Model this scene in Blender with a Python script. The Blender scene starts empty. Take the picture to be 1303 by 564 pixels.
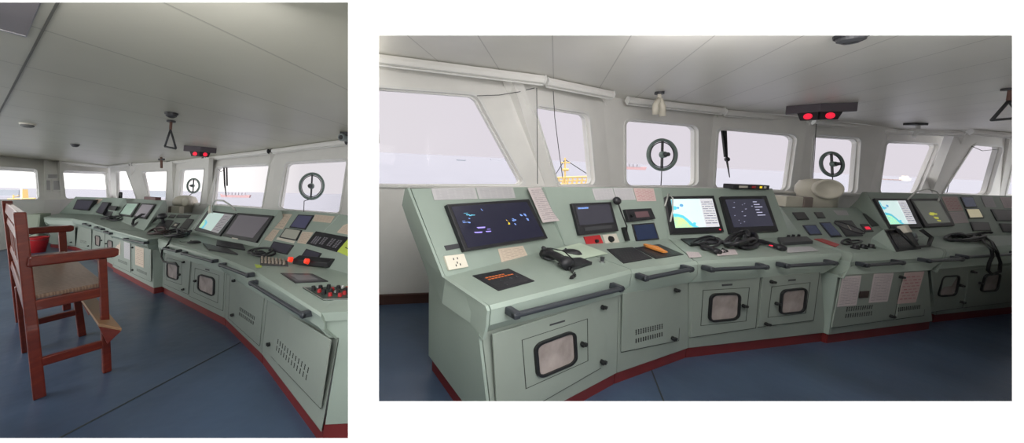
import bpy, math, random
from mathutils import Vector as V, Matrix
sc = bpy.context.scene
random.seed(4)

# ------------------------------------------------------------------ camera, world, light, exposure
FP, PX, PY, EYE = 400.0, 521.5, 218.0, 1.45      # focal length in px, principal point, eye height

def cam_dir(px, py):                              # direction in lens axes: right, forward, up
    return V(((px - PX) / FP, 1.0, -(py - PY) / FP))

def level_frame(p1, p2):                          # axes of a level room whose sea horizon passes p1, p2
    n = cam_dir(*p1).cross(cam_dir(*p2)).normalized()
    if n.z < 0: n = -n
    f = (V((0, 1, 0)) - n * n.y).normalized()
    return Matrix((f.cross(n), f, n))

MR = level_frame((483, 193), (1253, 229))         # right-hand wheelhouse, level with the world
ML = level_frame((0, 238), (430, 246))            # left-hand wheelhouse, listing a few degrees
EYEP = V((0, 0, EYE))

cd = bpy.data.cameras.new('camera'); cam = bpy.data.objects.new('camera', cd)
sc.collection.objects.link(cam); sc.camera = cam
cd.sensor_fit = 'HORIZONTAL'; cd.sensor_width = 36; cd.lens = 36 * FP / 1303
cd.shift_x = (651.5 - PX) / 1303; cd.shift_y = -(282 - PY) / 1303
cd.clip_start = 0.05; cd.clip_end = 9000
rt, fw, up = MR @ V((1, 0, 0)), MR @ V((0, 1, 0)), MR @ V((0, 0, 1))
cam.matrix_world = Matrix(((rt.x, up.x, -fw.x, 0), (rt.y, up.y, -fw.y, 0), (rt.z, up.z, -fw.z, EYE), (0, 0, 0, 1)))

w = bpy.data.worlds.new('overcast_sky'); sc.world = w; w.use_nodes = True
nt = w.node_tree; nt.nodes.clear()
tc = nt.nodes.new('ShaderNodeTexCoord'); sp = nt.nodes.new('ShaderNodeSeparateXYZ')
nt.links.new(tc.outputs['Generated'], sp.inputs[0])
def ramp(tree, pts):
    r = tree.nodes.new('ShaderNodeValToRGB'); e = r.color_ramp.elements
    while len(e) < len(pts): e.new(0.5)
    for k, (p, c) in enumerate(pts): e[k].position = p; e[k].color = (*c, 1)
    return r
def mr(tree, src, a, b):
    m = tree.nodes.new('ShaderNodeMapRange'); m.inputs[1].default_value = a; m.inputs[2].default_value = b
    tree.links.new(src, m.inputs[0]); return m.outputs[0]
rx = ramp(nt, [(0.0, (1.9, 1.9, 1.72)), (0.30, (1.5, 1.45, 1.38)), (0.52, (.82, .78, .80)), (1.0, (.79, .74, .79))])
nt.links.new(mr(nt, sp.outputs['X'], -1.0, 0.3), rx.inputs[0])
ry = ramp(nt, [(0.0, (1, 1, 1)), (1.0, (0, 0, 0))])
nt.links.new(mr(nt, sp.outputs['Y'], -0.15, 0.1), ry.inputs[0])
mx = nt.nodes.new('ShaderNodeMix'); mx.data_type = 'RGBA'
nt.links.new(ry.outputs[0], mx.inputs[0]); nt.links.new(rx.outputs[0], mx.inputs[6])
mx.inputs[7].default_value = (2.1, 2.1, 2.1, 1)
rz = ramp(nt, [(0.0, (.35, .35, .35)), (.19, (1, 1, 1)), (.57, (1, 1, 1)), (1.0, (3.0, 2.96, 2.9))])      # overcast: brighter overhead
nt.links.new(mr(nt, sp.outputs['Z'], -0.4, 0.75), rz.inputs[0])
mz = nt.nodes.new('ShaderNodeMix'); mz.data_type = 'RGBA'; mz.blend_type = 'MULTIPLY'; mz.inputs[0].default_value = 1
nt.links.new(mx.outputs[2], mz.inputs[6]); nt.links.new(rz.outputs[0], mz.inputs[7]); mx = mz
bg = nt.nodes.new('ShaderNodeBackground'); wo = nt.nodes.new('ShaderNodeOutputWorld')
nt.links.new(mx.outputs[2], bg.inputs[0]); nt.links.new(bg.outputs[0], wo.inputs[0])
bg.inputs[1].default_value = 1.0

def toW(M, p): return EYEP + MR @ M.transposed() @ (V(p) - EYEP)

def area(name, M, loc, target, sx, sy, power, col=(1, 1, 1)):
    d = bpy.data.lights.new(name, 'AREA'); d.shape = 'RECTANGLE'; d.size = sx; d.size_y = sy
    d.energy = power; d.color = col
    o = bpy.data.objects.new(name, d); sc.collection.objects.link(o)
    a, b = toW(M, loc), toW(M, target); o.location = a
    o.rotation_euler = (b - a).to_track_quat('-Z', 'Y').to_euler()
# unseen fill lights added above the openings to brighten both rooms
area('aft_fill_light', MR, (.8, 1.0, 2.12), (.9, 4.0, 2.0), 1.5, 0.35, 11, (1, .97, .95))
area('aft_fill_light', MR, (2.3, 1.15, 2.12), (5.0, 4.0, 1.7), 2.2, 0.35, 34, (1, .96, .96))
area('aft_fill_light', ML, (-1.3, 1.0, 2.15), (-2.2, 3.2, 0.4), 1.6, 0.3, 14, (1, .97, .98))

sc.view_settings.view_transform = 'Standard'; sc.view_settings.look = 'None'
sc.view_settings.exposure = 0.0; sc.view_settings.gamma = 1; sc.view_settings.use_curve_mapping = False
sc.cycles.use_denoising = True
sc.cycles.max_bounces = 8; sc.cycles.diffuse_bounces = 5

# ------------------------------------------------------------------ materials
MATS = {}
def srgb(r, g, b):
    f = lambda c: (c / 255 / 12.92) if c / 255 <= .04045 else ((c / 255 + .055) / 1.055) ** 2.4
    return (f(r), f(g), f(b))
def mat(name, col, rough=.5, metal=0, emit=None, es=1.0, bump=0, bscale=40, var=0.06, vscale=3.0, alpha=1, coat=0):
    if name in MATS: return MATS[name]
    m = bpy.data.materials.new(name); MATS[name] = m; m.use_nodes = True; t = m.node_tree
    b = t.nodes['Principled BSDF']
    b.inputs['Base Color'].default_value = (*col, 1); b.inputs['Roughness'].default_value = rough
    b.inputs['Metallic'].default_value = metal; b.inputs['Alpha'].default_value = alpha
    b.inputs['Coat Weight'].default_value = coat
    if emit: b.inputs['Emission Color'].default_value = (*emit, 1); b.inputs['Emission Strength'].default_value = es
    if var:
        c = t.nodes.new('ShaderNodeTexCoord'); n = t.nodes.new('ShaderNodeTexNoise'); n.inputs['Scale'].default_value = vscale
        n.inputs['Detail'].default_value = 5
        t.links.new(c.outputs['Object'], n.inputs['Vector'])
        r = ramp(t, [(.3, tuple(x * (1 - var) for x in col)), (.7, tuple(min(1, x * (1 + var)) for x in col))])
        t.links.new(n.outputs['Fac'], r.inputs[0]); t.links.new(r.outputs[0], b.inputs['Base Color'])
    if bump:
        c = t.nodes.new('ShaderNodeTexCoord'); n = t.nodes.new('ShaderNodeTexNoise'); n.inputs['Scale'].default_value = bscale
        bp = t.nodes.new('ShaderNodeBump'); bp.inputs['Strength'].default_value = bump; bp.inputs['Distance'].default_value = .01
        t.links.new(c.outputs['Object'], n.inputs['Vector']); t.links.new(n.outputs['Fac'], bp.inputs['Height'])
        t.links.new(bp.outputs[0], b.inputs['Normal'])
    return m
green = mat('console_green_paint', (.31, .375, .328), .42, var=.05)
green_shaded = mat('console_green_shaded', (.27, .31, .272), .45, var=.05)  # same console paint, darkened so doors and cabinet fronts carry shade in the colour
seamc = mat('dark_seam', (.03, .035, .03), .7, var=0)
redp = mat('dark_red_plinth_paint', (.16, .018, .018), .45, var=.15)
black = mat('black_plastic', (.018, .018, .022), .38, var=.1)
dgrey = mat('dark_grey_plastic', (.05, .052, .058), .45)
rubber = mat('grab_bar_grey', (.035, .04, .048), .35)
white = mat('white_wall_paint', (.85, .84, .81), .5, var=.03)
frame_w = mat('window_frame_white', (.82, .82, .80), .4, var=.02)
cream = mat('cream_plastic', (.70, .66, .56), .4)
galwhite = mat('pure_white_border', (.93, .93, .93), .9, var=0)
screen_off = mat('dark_glass_screen', (.02, .02, .025), .12, var=0, emit=(.035, .033, .045), es=1)
gasket = mat('black_rubber_gasket', (.012, .013, .014), .5, var=0)
chrome = mat('brushed_steel', (.6, .6, .6), .3, 1, var=0)
redl = mat('red_lamp_lens', (.6, .02, .03), .4, emit=(.75, .015, .05), es=1.0, var=0)
redpl = mat('red_plastic', (.45, .02, .025), .4)
orange = mat('orange_plastic', (.75, .28, .06), .4)
rope = mat('pale_cord', (.65, .65, .62), .7)
dcord = mat('dark_cord', (.03, .03, .035), .6, var=0)

def uvmat(name, base, line, rows=14, cols=5, mort=.35, rough=.6, emit=0, cover=.55):
    """surface with rows of broken marks laid out by its own UV map (printed lines, keys)"""
    if name in MATS: return MATS[name]
    m = bpy.data.materials.new(name); MATS[name] = m; m.use_nodes = True; t = m.node_tree; b = t.nodes['Principled BSDF']
    b.inputs['Roughness'].default_value = rough
    uv = t.nodes.new('ShaderNodeUVMap'); br = t.nodes.new('ShaderNodeTexBrick')
    t.links.new(uv.outputs[0], br.inputs['Vector'])
    br.inputs['Scale'].default_value = 1; br.inputs['Row Height'].default_value = 1 / rows; br.inputs['Brick Width'].default_value = 1 / cols
    br.inputs['Mortar Size'].default_value = mort / rows; br.inputs['Mortar Smooth'].default_value = .1
    br.inputs['Color1'].default_value = (*line, 1)
    br.inputs['Color2'].default_value = (*[l * (1 - cover) + x * cover for l, x in zip(line, base)], 1)
    br.inputs['Mortar'].default_value = (*base, 1)
    # blank margin round the print
    sx = t.nodes.new('ShaderNodeSeparateXYZ'); t.links.new(uv.outputs[0], sx.inputs[0])
    fac = None
    for ax in ('X', 'Y'):
        for a, c in ((.0, .07), (1., .93)):
            mm = t.nodes.new('ShaderNodeMapRange'); mm.inputs[1].default_value = c - .005 if a == 0 else c + .005
            mm.inputs[2].default_value = c + .005 if a == 0 else c - .005
            t.links.new(sx.outputs[ax], mm.inputs[0])
            if fac is None: fac = mm.outputs[0]
            else:
                q = t.nodes.new('ShaderNodeMath'); q.operation = 'MULTIPLY'
                t.links.new(fac, q.inputs[0]); t.links.new(mm.outputs[0], q.inputs[1]); fac = q.outputs[0]
    x = t.nodes.new('ShaderNodeMix'); x.data_type = 'RGBA'; x.inputs[6].default_value = (*base, 1)
    t.links.new(fac, x.inputs[0]); t.links.new(br.outputs['Color'], x.inputs[7])
    t.links.new(x.outputs[2], b.inputs['Base Color'])
    if emit:
        t.links.new(x.outputs[2], b.inputs['Emission Color']); b.inputs['Emission Strength'].default_value = emit
    return m
paper = uvmat('printed_paper', (.52, .51, .52), (.36, .35, .38), 16, 3)
paper_w = uvmat('printed_white_paper', (.62, .55, .55), (.36, .30, .33), 18, 3)
paper_pink = uvmat('printed_pink_paper', (.62, .47, .45), (.50, .18, .20), 10, 4)
paper_cream = uvmat('printed_cream_paper', (.62, .52, .42), (.42, .32, .26), 10, 3)
keys = uvmat('rows_of_dark_keys', (.016, .016, .02), (.06, .06, .07), 6, 9, .25, .4)
gauge_dark = uvmat('dark_instrument_face', (.02, .02, .024), (.10, .10, .12), 7, 4, .5, .3)
amber = uvmat('amber_lit_legends', (.016, .015, .015), (.35, .10, .02), 7, 5, .6, .4, 0, .85)
blue_scr = uvmat('blue_lit_display', (.012, .02, .05), (.10, .16, .33), 5, 4, .6, .25, .6)
radar_m = uvmat('radar_display', (.028, .028, .045), (.09, .09, .12), 16, 5, .8, .2, .9)

# ------------------------------------------------------------------ mesh helpers (room coordinates; toW turns them into the world)
CUR = {'M': MR}
def T(p): return toW(CUR['M'], p)
def px(x, y, z=None, plane=None, d=None):
    """point of the room under pixel x, y: at height z, on a plane (point, normal) or at depth d"""
    v = CUR['M'] @ cam_dir(x, y)
    if z is not None: t = (z - EYE) / v.z
    elif plane is not None: t = (plane[0] - EYEP).dot(plane[1]) / v.dot(plane[1])
    else: t = d / v.y
    return EYEP + v * t
def plane3(a, b, c):
    n = (b - a).cross(c - a).normalized()
    if n.dot(EYEP - a) < 0: n = -n
    return (a, n)
def off(pl, d): return (pl[0] + pl[1] * d, pl[1])

def link(o):
    sc.collection.objects.link(o); return o
def base_of(par):
    return par['_o'] if par else None
def meta(o, label=None, cat=None, group=None, kind=None):
    if label: o['label'] = label
    if cat: o['category'] = cat
    if group: o['group'] = group
    if kind: o['kind'] = kind
    return o
ORI = {}
def world_origin(o): return ORI[o.name]
def mesh(name, verts, faces, m, parent=None, smooth=False, uvs=None, world=False, bevel=0, bseg=2):
    vs = [V(v) if world else T(v) for v in verts]
    if parent is None:
        lo = V([min(v[i] for v in vs) for i in range(3)]); hi = V([max(v[i] for v in vs) for i in range(3)])
        o0 = V(((lo.x + hi.x) / 2, (lo.y + hi.y) / 2, lo.z))
    else:
        lo = V([min(v[i] for v in vs) for i in range(3)]); hi = V([max(v[i] for v in vs) for i in range(3)])
        o0 = (lo + hi) / 2
    me = bpy.data.meshes.new(name); me.from_pydata([v - o0 for v in vs], [], faces)
    if uvs is not None:
        uv = me.uv_layers.new(name='UVMap'); k = 0
        for f in me.polygons:
            for li in f.loop_indices:
                uv.data[li].uv = uvs[me.loops[li].vertex_index]
    me.materials.append(m)
    import bmesh
    b = bmesh.new(); b.from_mesh(me); bmesh.ops.recalc_face_normals(b, faces=b.faces); b.to_mesh(me); b.free()
    if smooth:
        for p in me.polygons: p.use_smooth = True
        if smooth == 2: me.set_sharp_from_angle(angle=math.radians(28))
    o = link(bpy.data.objects.new(name, me)); ORI[o.name] = o0
    if parent is None: o.location = o0
    else: o.parent = parent; o.location = o0 - world_origin(parent)
    if bevel:
        bm = o.modifiers.new('bevel', 'BEVEL'); bm.width = bevel; bm.segments = bseg; bm.limit_method = 'ANGLE'
    return o
def thing(name, loc, label, cat, group=None):
    o = link(bpy.data.objects.new(name, None)); p = T(loc); o.location = p; ORI[o.name] = p; o.empty_display_size = .05
    return meta(o, label, cat, group)

class G:                                            # collects solids into one mesh
    def __init__(s): s.v = []; s.f = []; s.uv = []
    def add(s, vs, fs, uv=None):
        k = len(s.v); s.v += [V(v) for v in vs]; s.f += [tuple(i + k for i in f) for f in fs]
        s.uv += (uv if uv else [(0, 0)] * len(vs)); return s
    def prism(s, loop, vec):                        # loop of points extruded by vec
        n = len(loop); loop = [V(p) for p in loop]; vec = V(vec)
        fs = [tuple(range(n)), tuple(range(2 * n - 1, n - 1, -1))] + [(i, (i + 1) % n, n + (i + 1) % n, n + i) for i in range(n)]
        uv4 = [(0, 1), (1, 1), (1, 0), (0, 0)]
        uv = (uv4 + uv4) if n == 4 else None
        return s.add(loop + [p + vec for p in loop], fs, uv)
    def loft(s, rings, cap=True, closed=True):
        n = len(rings[0]); vs = [p for r in rings for p in r]; fs = []
        for a in range(len(rings) - 1):
            for i in range(n if closed else n - 1):
                j = (i + 1) % n; fs.append((a * n + i, a * n + j, (a + 1) * n + j, (a + 1) * n + i))
        if cap and closed:
            fs.append(tuple(range(n))); fs.append(tuple(range((len(rings) - 1) * n, len(rings) * n)))
        return s.add(vs, fs)
    def tube(s, pts, r, n=8):
        pts = [V(p) for p in pts]; rings = []; prev = None
        for i, p in enumerate(pts):
            d = (pts[min(i + 1, len(pts) - 1)] - pts[max(i - 1, 0)]).normalized()
            a = d.orthogonal().normalized() if prev is None else (prev - d * prev.dot(d)).normalized()
            prev = a; b = d.cross(a); rr = r[i] if isinstance(r, (list, tuple)) else r
            rings.append([p + a * math.cos(2 * math.pi * k / n) * rr + b * math.sin(2 * math.pi * k / n) * rr for k in range(n)])
        return s.loft(rings)
    def disc(s, c, n, r, h, seg=16, r2=None):       # cylinder from c along n
        n = V(n).normalized(); a = n.orthogonal().normalized(); b = n.cross(a); c = V(c)
        return s.loft([[c + n * hh + (a * math.cos(2 * math.pi * k / seg) + b * math.sin(2 * math.pi * k / seg)) * rr for k in range(seg)]
                       for hh, rr in ((0, r), (h, r if r2 is None else r2))])
    def torus(s, c, n, R, r, seg=32, m=8, ex=None):
        n = V(n).normalized(); a = (V(ex) - n * V(ex).dot(n)).normalized() if ex else n.orthogonal().normalized(); b = n.cross(a); c = V(c); k0 = len(s.v)
        vs = []; fs = []
        for i in range(seg):
            t = 2 * math.pi * i / seg; d = a * math.cos(t) + b * math.sin(t)
            for j in range(m):
                u = 2 * math.pi * j / m; vs.append(c + d * (R + r * math.cos(u)) + n * r * math.sin(u))
                fs.append((i * m + j, i * m + (j + 1) % m, ((i + 1) % seg) * m + (j + 1) % m, ((i + 1) % seg) * m + j))
        return s.add(vs, fs)
    def box(s, c, ax, ay, az):                      # centre and three half-vectors
        c, ax, ay, az = V(c), V(ax), V(ay), V(az)
        l = [c - ax + ay - az, c + ax + ay - az, c + ax - ay - az, c - ax - ay - az]
        return s.prism(l, az * 2)
    def lathe(s, c, axis, prof, seg=20):            # prof: (radius, height)
        n = V(axis).normalized(); a = n.orthogonal().normalized(); b = n.cross(a); c = V(c)
        return s.loft([[c + n * h + (a * math.cos(2 * math.pi * k / seg) + b * math.sin(2 * math.pi * k / seg)) * max(r, 1e-4) for k in range(seg)] for r, h in prof])
    def make(s, name, m, parent=None, smooth=False, bevel=0, world=False):
        return mesh(name, s.v, s.f, m, parent, smooth, s.uv, world, bevel)

def quad(pts, pl): return [px(x, y, plane=pl) for x, y in pts]
def lerp(a, b, t): return a + (b - a) * t
def bil(q, u, v): return lerp(lerp(q[0], q[1], u), lerp(q[3], q[2], u), v)   # q: TL TR BR BL
def rounded(q, r=.15, n=5):                        # quad with rounded corners, r as a fraction of the sides
    out = []
    C = [(0, 0), (1, 0), (1, 1), (0, 1)]
    ctr = [(r, r, 180), (1 - r, r, 270), (1 - r, 1 - r, 0), (r, 1 - r, 90)]
    for cx, cy, a0 in ctr:
        for k in range(n + 1):
            a = math.radians(a0 + 90 * k / n)
            out.append(bil(q, cx + r * math.cos(a), cy + r * math.sin(a)))
    return out
def ringf(outer, inner, vec):                      # frame between two loops of equal length, thick by vec
    n = len(outer); vec = V(vec); vs = outer + inner + [p + vec for p in outer] + [p + vec for p in inner]; fs = []
    for i in range(n):
        j = (i + 1) % n
        fs += [(i, j, n + j, n + i), (2 * n + i, 3 * n + i, 3 * n + j, 2 * n + j), (i, 2 * n + i, 2 * n + j, j), (n + i, n + j, 3 * n + j, 3 * n + i)]
    return vs, fs
def inset(q, du, dv=None):
    dv = du if dv is None else dv
    return [bil(q, du, dv), bil(q, 1 - du, dv), bil(q, 1 - du, 1 - dv), bil(q, du, 1 - dv)]

def sheet(name, pts, pl, m, label, cat, th=.0015, lift=.002, group=None, parent=None):
    q = quad(pts, off(pl, lift)); g = G().prism([p + pl[1] * th for p in q], -pl[1] * th)
    o = g.make(name, m, parent)
    if parent is None: meta(o, label, cat, group)
    return o
def monitor(name, outer, screen, pl, label, th=.035, mb=black, ms=screen_off, content=None, cat='monitor', proud=.0, group=None):
    top = off(pl, th); q = quad(outer, top)
    t = thing(name, sum(q, V()) / 4 - pl[1] * th, label, cat, group)
    G().prism(q, -pl[1] * (th + proud)).make('housing', mb, t, bevel=.004)
    s = quad(screen, off(pl, th + .001)); so = G().prism([p + pl[1] * .001 for p in s], -pl[1] * .002).make('screen', ms, t)
    if content:
        for nm, uvp, mm in content:
            loop = [bil(s, u, v) + pl[1] * .0025 for u, v in uvp]
            G().prism(loop, -pl[1] * .001).make(nm, mm, t)
    return t

# ------------------------------------------------------------------ shared builders
def console_unit(name, M, a, b, label, ends=(), rear=.60, group=None, ztop=1.22):
    """one section of the bridge console between two stations given by pixels; returns thing and its planes"""
    CUR['M'] = M
    Z = dict(base=0, ft=.61, lip=.75, dk=.765, pt=ztop)
    S = []
    for st in (a, b):
        d = {}
        for k, z in Z.items():
            if k == 'pt': continue
            v = st[k]; d[k] = px(*v, z=z) if len(v) == 2 else V(v)
        S.append(d)
    run = (S[1]['base'] - S[0]['base']); run.z = 0; run.normalize(); n = V((-run.y, run.x, 0))
    if n.dot(S[0]['base'] - V((0, 0, 0))) < 0: n = -n
    pm = [px(*st['pt'], z=ztop) if len(st['pt']) == 2 else V(st['pt']) for st in (a, b)]
    mid = (pm[0] + pm[1]) / 2
    pl_panel = plane3(S[0]['dk'], S[1]['dk'], mid)
    for d, st, p in zip(S, (a, b), pm):
        d['pt'] = px(*st['pt'], plane=pl_panel) if len(st['pt']) == 2 else p
    def P(d, key, z=None, s=0):
        p = d[key] + n * s
        return V((p.x, p.y, p.z if z is None else z))
    t = thing(name, (S[0]['base'] + S[1]['base']) / 2 + n * .3, label, 'console', group)
    def rings(f):
        r0, r1 = f(S[0]), f(S[1])
        g = 0.004 / max((S[1]['base'] - S[0]['base']).length, .1)
        return [[lerp(p, q, g + (1 - 2 * g) * k / 6) for p, q in zip(r0, r1)] for k in range(7)]
    def rearb(d, st):
        return V(st['rear']) if 'rear' in st else P(d, 'base', 0, rear)
    RB = [rearb(S[0], a), rearb(S[1], b)]
    def rb(d, z, s=0):
        r = RB[0] if d is S[0] else RB[1]; return V((r.x, r.y, z)) + n * s
    plinth = lambda d: [P(d, 'base', 0), P(d, 'base', .085), rb(d, .085, -.03), rb(d, 0, -.03)]
    def body(d):
        bb = P(d, 'base', .085, -.012)
        return [bb, P(d, 'ft', .60, .004), rb(d, .60, .03), rb(d, .085)]
    def work(d):
        ft = P(d, 'ft', .605, -.008); lip = d['lip']
        m1 = lerp(lip, ft, .25) - n * .028; m1.z = .735; m2 = lerp(lip, ft, .5) - n * .03; m2.z = .70
        dk = P(d, 'dk', .765, .0)
        return [ft, V((m2.x, m2.y, .66)), m2, m1, lerp(m1, lip, .6) + V((0, 0, .008)), P(d, 'lip', .75, .01), dk, P(d, 'dk', .605, .02)]
    def panel(d):
        pt = d['pt']; z = pt.z; r = V((pt.x, pt.y, 0)) + n * .03
        q = rb(d, .605, .05)
        return [P(d, 'dk', .605, .02), P(d, 'dk', .765), pt, V((r.x, r.y, z - .01)), V((r.x, r.y, z - .12)) + n * .03, q]
    G().loft(rings(plinth)).make('plinth', redp, t)
    G().loft(rings(body)).make('cabinet_body', green_shaded, t, smooth=2)
    G().loft(rings(work)).make('worktop', green, t, smooth=2)
    G().loft(rings(panel)).make('instrument_panel', green, t, smooth=2)
    for e in ends:
        d = S[e]; sgn = -1 if e == 0 else 1
        o = run * sgn * .003; th = run * sgn * .018
        w_ = work(d); pn = panel(d); bl, bh = rb(d, .085, .01), rb(d, .605, .055); top = d['pt'] + V((0, 0, .004))
        def rear_at(z):
            if z <= .605: return lerp(bl, bh, (z - .085) / .52)
            t4 = pn[4]; t3 = pn[3] + V((0, 0, .004))
            return lerp(bh, t4, (z - .605) / (t4.z - .605)) if z < t4.z else lerp(t4, t3, min(1, (z - t4.z) / (t3.z - t4.z)))
        f0_, f1_ = P(d, 'base', .085, -.012), P(d, 'ft', .60, .0)
        fr_ = [lerp(f0_, f1_, k / 4) for k in range(5)] + [P(d, 'ft', .585, -.03)] + w_[1:5] + [P(d, 'dk', .772, -.004)]
        dk_ = fr_[-1]; fr_ += [lerp(dk_, top, k / 4) for k in range(1, 5)]
        rows = []
        for k, f_ in enumerate(fr_):
            r_ = rear_at(max(.085, f_.z)); 
            rows.append([lerp(f_, r_, c_ / 4) for c_ in range(5)])
        g = G(); R0 = len(rows)
        for s_ in (0, 1):
            g.add([p + o + th * s_ for r_ in rows for p in r_], [(a_ * 5 + c_, a_ * 5 + c_ + 1, a_ * 5 + c_ + 6, a_ * 5 + c_ + 5) for a_ in range(R0 - 1) for c_ in range(4)])
        n0 = R0 * 5
        per = [(k, 0) for k in range(R0)] + [(R0 - 1, c_) for c_ in range(1, 5)] + [(k, 4) for k in range(R0 - 2, -1, -1)] + [(0, c_) for c_ in range(3, 0, -1)]
        ix = [a_ * 5 + c_ for a_, c_ in per]
        g.f += [(ix[k], ix[(k + 1) % len(ix)], n0 + ix[(k + 1) % len(ix)], n0 + ix[k]) for k in range(len(ix))]
        g.make('end_panel', green, t, smooth=2)
        pb = [P(d, 'base', 0, .005), P(d, 'base', .085, .005), rb(d, .085, -.02), rb(d, 0, -.02)]
        G().prism([p + o for p in pb], run * sgn * .006).make('plinth', redp, t)
    bb = [P(d, 'base', .085, -.012) for d in S]
    fts = [P(d, 'ft', .60, .004) for d in S]
    pl_door = plane3(bb[0], bb[1], (fts[0] + fts[1]) / 2)
    wk = [work(d) for d in S]
    pl_apron = plane3(wk[0][1], wk[1][1], wk[0][2])
    pl_desk = plane3(S[0]['lip'], S[1]['lip'], (S[0]['dk'] + S[1]['dk']) / 2)
    return dict(t=t, door=pl_door, apron=pl_apron, desk=pl_desk, panel=pl_panel, n=n, run=run, S=S)

def door(u, outline, inner=None, window=None, latches=(), vents=(), tag=None, glass=None):
    t = u['t']; pl = u['door']
    q = quad(outline, off(pl, .010)); n = pl[1]
    G().prism(quad(outline, off(pl, .0025)), -n * .002).make('door_gap', seamc, t)
    c = sum(q, V()) / 4; q2 = [p + (c - p).normalized() * .006 for p in q]
    dr = G().prism(q2, -n * .009).make('door', green_shaded, t, bevel=.002)
    if inner:
        a = quad(inner, off(pl, .011)); vs, fs = ringf(a, [p + (sum(a, V()) / 4 - p).normalized() * .006 for p in a], -n * .001)
        G().add(vs, fs).make('seam_line', seamc, dr)
    if window:
        a = quad(window, off(pl, .010)); lo = rounded(a, .2); li = rounded(inset(a, .06, .06), .17)
        vs, fs = ringf([p + n * .014 for p in lo], [p + n * .014 for p in li], -n * .014)
        fr = G().add(vs, fs).make('window_gasket', gasket, dr, smooth=False)
        g = G().prism([p + n * .004 for p in rounded(inset(a, .055, .055), .17)], -n * .003)
        gi = rounded(inset(a, .07, .07), .17); g.uv = []
        k = len(g.v) // 2
        cx = [(bil_uv) for bil_uv in [(.5 + .4 * math.cos(2 * math.pi * i / k - 2.5), .5 + .4 * math.sin(2 * math.pi * i / k - 2.5)) for i in range(k)]]
        g.uv = cx + cx
        g.make('window_pane', glass or pane_m, dr)
    for (x, y) in latches:
        p = px(x, y, plane=off(pl, .010)); r = u['run']
        g = G().disc(p, n, .014, .012, 12).box(p + n * .018, V((0, 0, .007)), r * .022, n * .008)
        g.disc(p + n * .01, n, .008, .02, 8)
        g.make('latch', gasket, dr)
    for vq in vents:
        q = quad(vq, off(pl, .0112)); g = G(); nx = 12; ny = 3
        up = V((0, 0, 1)); r = u['run']
        for i in range(nx):
            for j in range(ny):
                p = bil(q, (i + .5) / nx, (j + .5) / ny); g.disc(p - n * .002, n, .0062, .0025, 6)
        g.make('vent_holes', gasket, dr)
    if tag:
        q = quad(tag, off(pl, .012)); G().prism(q, -n * .002).make('name_plate', dgrey, dr)
    return dr

def grab_bar(u, p, q, label, r=.014, drop=0):
    pl = off(u['apron'], .055); n = u['apron'][1]; t = u['t']
    a, b = px(*p, plane=pl), px(*q, plane=pl); d = (b - a).normalized()
    base = G()
    fr = link(bpy.data.objects.new('grab_bar', None)); m = T((a + b) / 2); fr.parent = t; fr.location = m - world_origin(t); ORI[fr.name] = m
    G().tube([a, lerp(a, b, .02), lerp(a, b, .98), b], r, 10).make('rail', rubber, fr, smooth=True)
    up = n.cross(d).normalized()
    for c in (a + d * .02, b - d * .02):
        G().box(c - n * .022, d * .02, up * .018, n * .034).make('bracket', rubber, fr, bevel=.006)
    return fr

def wall_facet(name, M, BL, BR, TR, TL, hole=None, zs=1.136, zc=2.36, th=.10, below=True, rr=.12, fr=True, wn=None, depth=.06, glassed=True):
    """leaning wall panel with one rounded window; pixel corners at sill and ceiling"""
    CUR['M'] = M
    a, b = px(*BL, z=zs), px(*BR, z=zs); c = px(*TL, z=zc)
    pl = plane3(a, b, c); n = pl[1]; d = px(*TR, plane=pl)
    Q = [c, d, b, a]
    if hole is None:
        G().prism(Q, -n * th).make(name, white); meta(bpy.context.scene.objects[-1] if 0 else LAST(), kind='structure')
    else:
        hq = quad(hole, pl); h = rounded(hq, rr, 6)
        cen = sum(h, V()) / len(h); ex = (b - a).normalized(); ey = n.cross(ex).normalized()
        to2 = lambda p: ((p - cen).dot(ex), (p - cen).dot(ey))
        ho = [to2(p) for p in h]; qo = [to2(p) for p in Q]
        outer = []
        for x, y in ho:
            best = None
            for i in range(4):
                x1, y1 = qo[i]; x2, y2 = qo[(i + 1) % 4]; dx, dy = x2 - x1, y2 - y1
                den = x * dy - y * dx
                if abs(den) < 1e-9: continue
                t = (x1 * dy - y1 * dx) / den; s_ = (x1 * y - y1 * x) / den
                if t > 0 and -1e-6 <= s_ <= 1 + 1e-6 and (best is None or t < best): best = t
            outer.append(cen + ex * x * best + ey * y * best)
        # snap the nearest sample to each corner
        for i in range(4):
            j = min(range(len(outer)), key=lambda k: (outer[k] - Q[i]).length); outer[j] = Q[i].copy()
        vs, fs = ringf(outer, h, -n * th)
        meta(G().add(vs, fs).make(name, white), kind='structure')
        if fr:
            hi = [p + (cen - p).normalized() * .018 - n * .02 for p in h]
            lo = [p + (p - cen).normalized() * .035 + n * .012 for p in h]
            hin = [p + (cen - p).normalized() * .004 + n * .012 for p in h]
            # raised trim ring and recessed steel rim
            vs, fs = ringf(lo, hin, -n * .014); g = G().add(vs, fs)
            vs, fs = ringf([p - n * .035 for p in h], [p + (cen - p).normalized() * .022 - n * .035 for p in h], -n * .02); g.add(vs, fs)
            meta(g.make(wn or 'window_frame', frame_w), kind='structure')
        if glassed:
            gp = [p - n * .045 for p in h]; meta(G().prism(gp, -n * .006).make(wn + '_pane' if wn else 'window_pane', glass_m), kind='structure')
    if below:
        lo = [V((a.x, a.y, 0)), V((b.x, b.y, 0))]
        G().prism([a, b, lo[1], lo[0]], V((-n.x, -n.y, 0)).normalized() * th).make(name, white); meta(LAST(), kind='structure')
    return pl, Q
def LAST(): return sc.collection.objects[-1]

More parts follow.
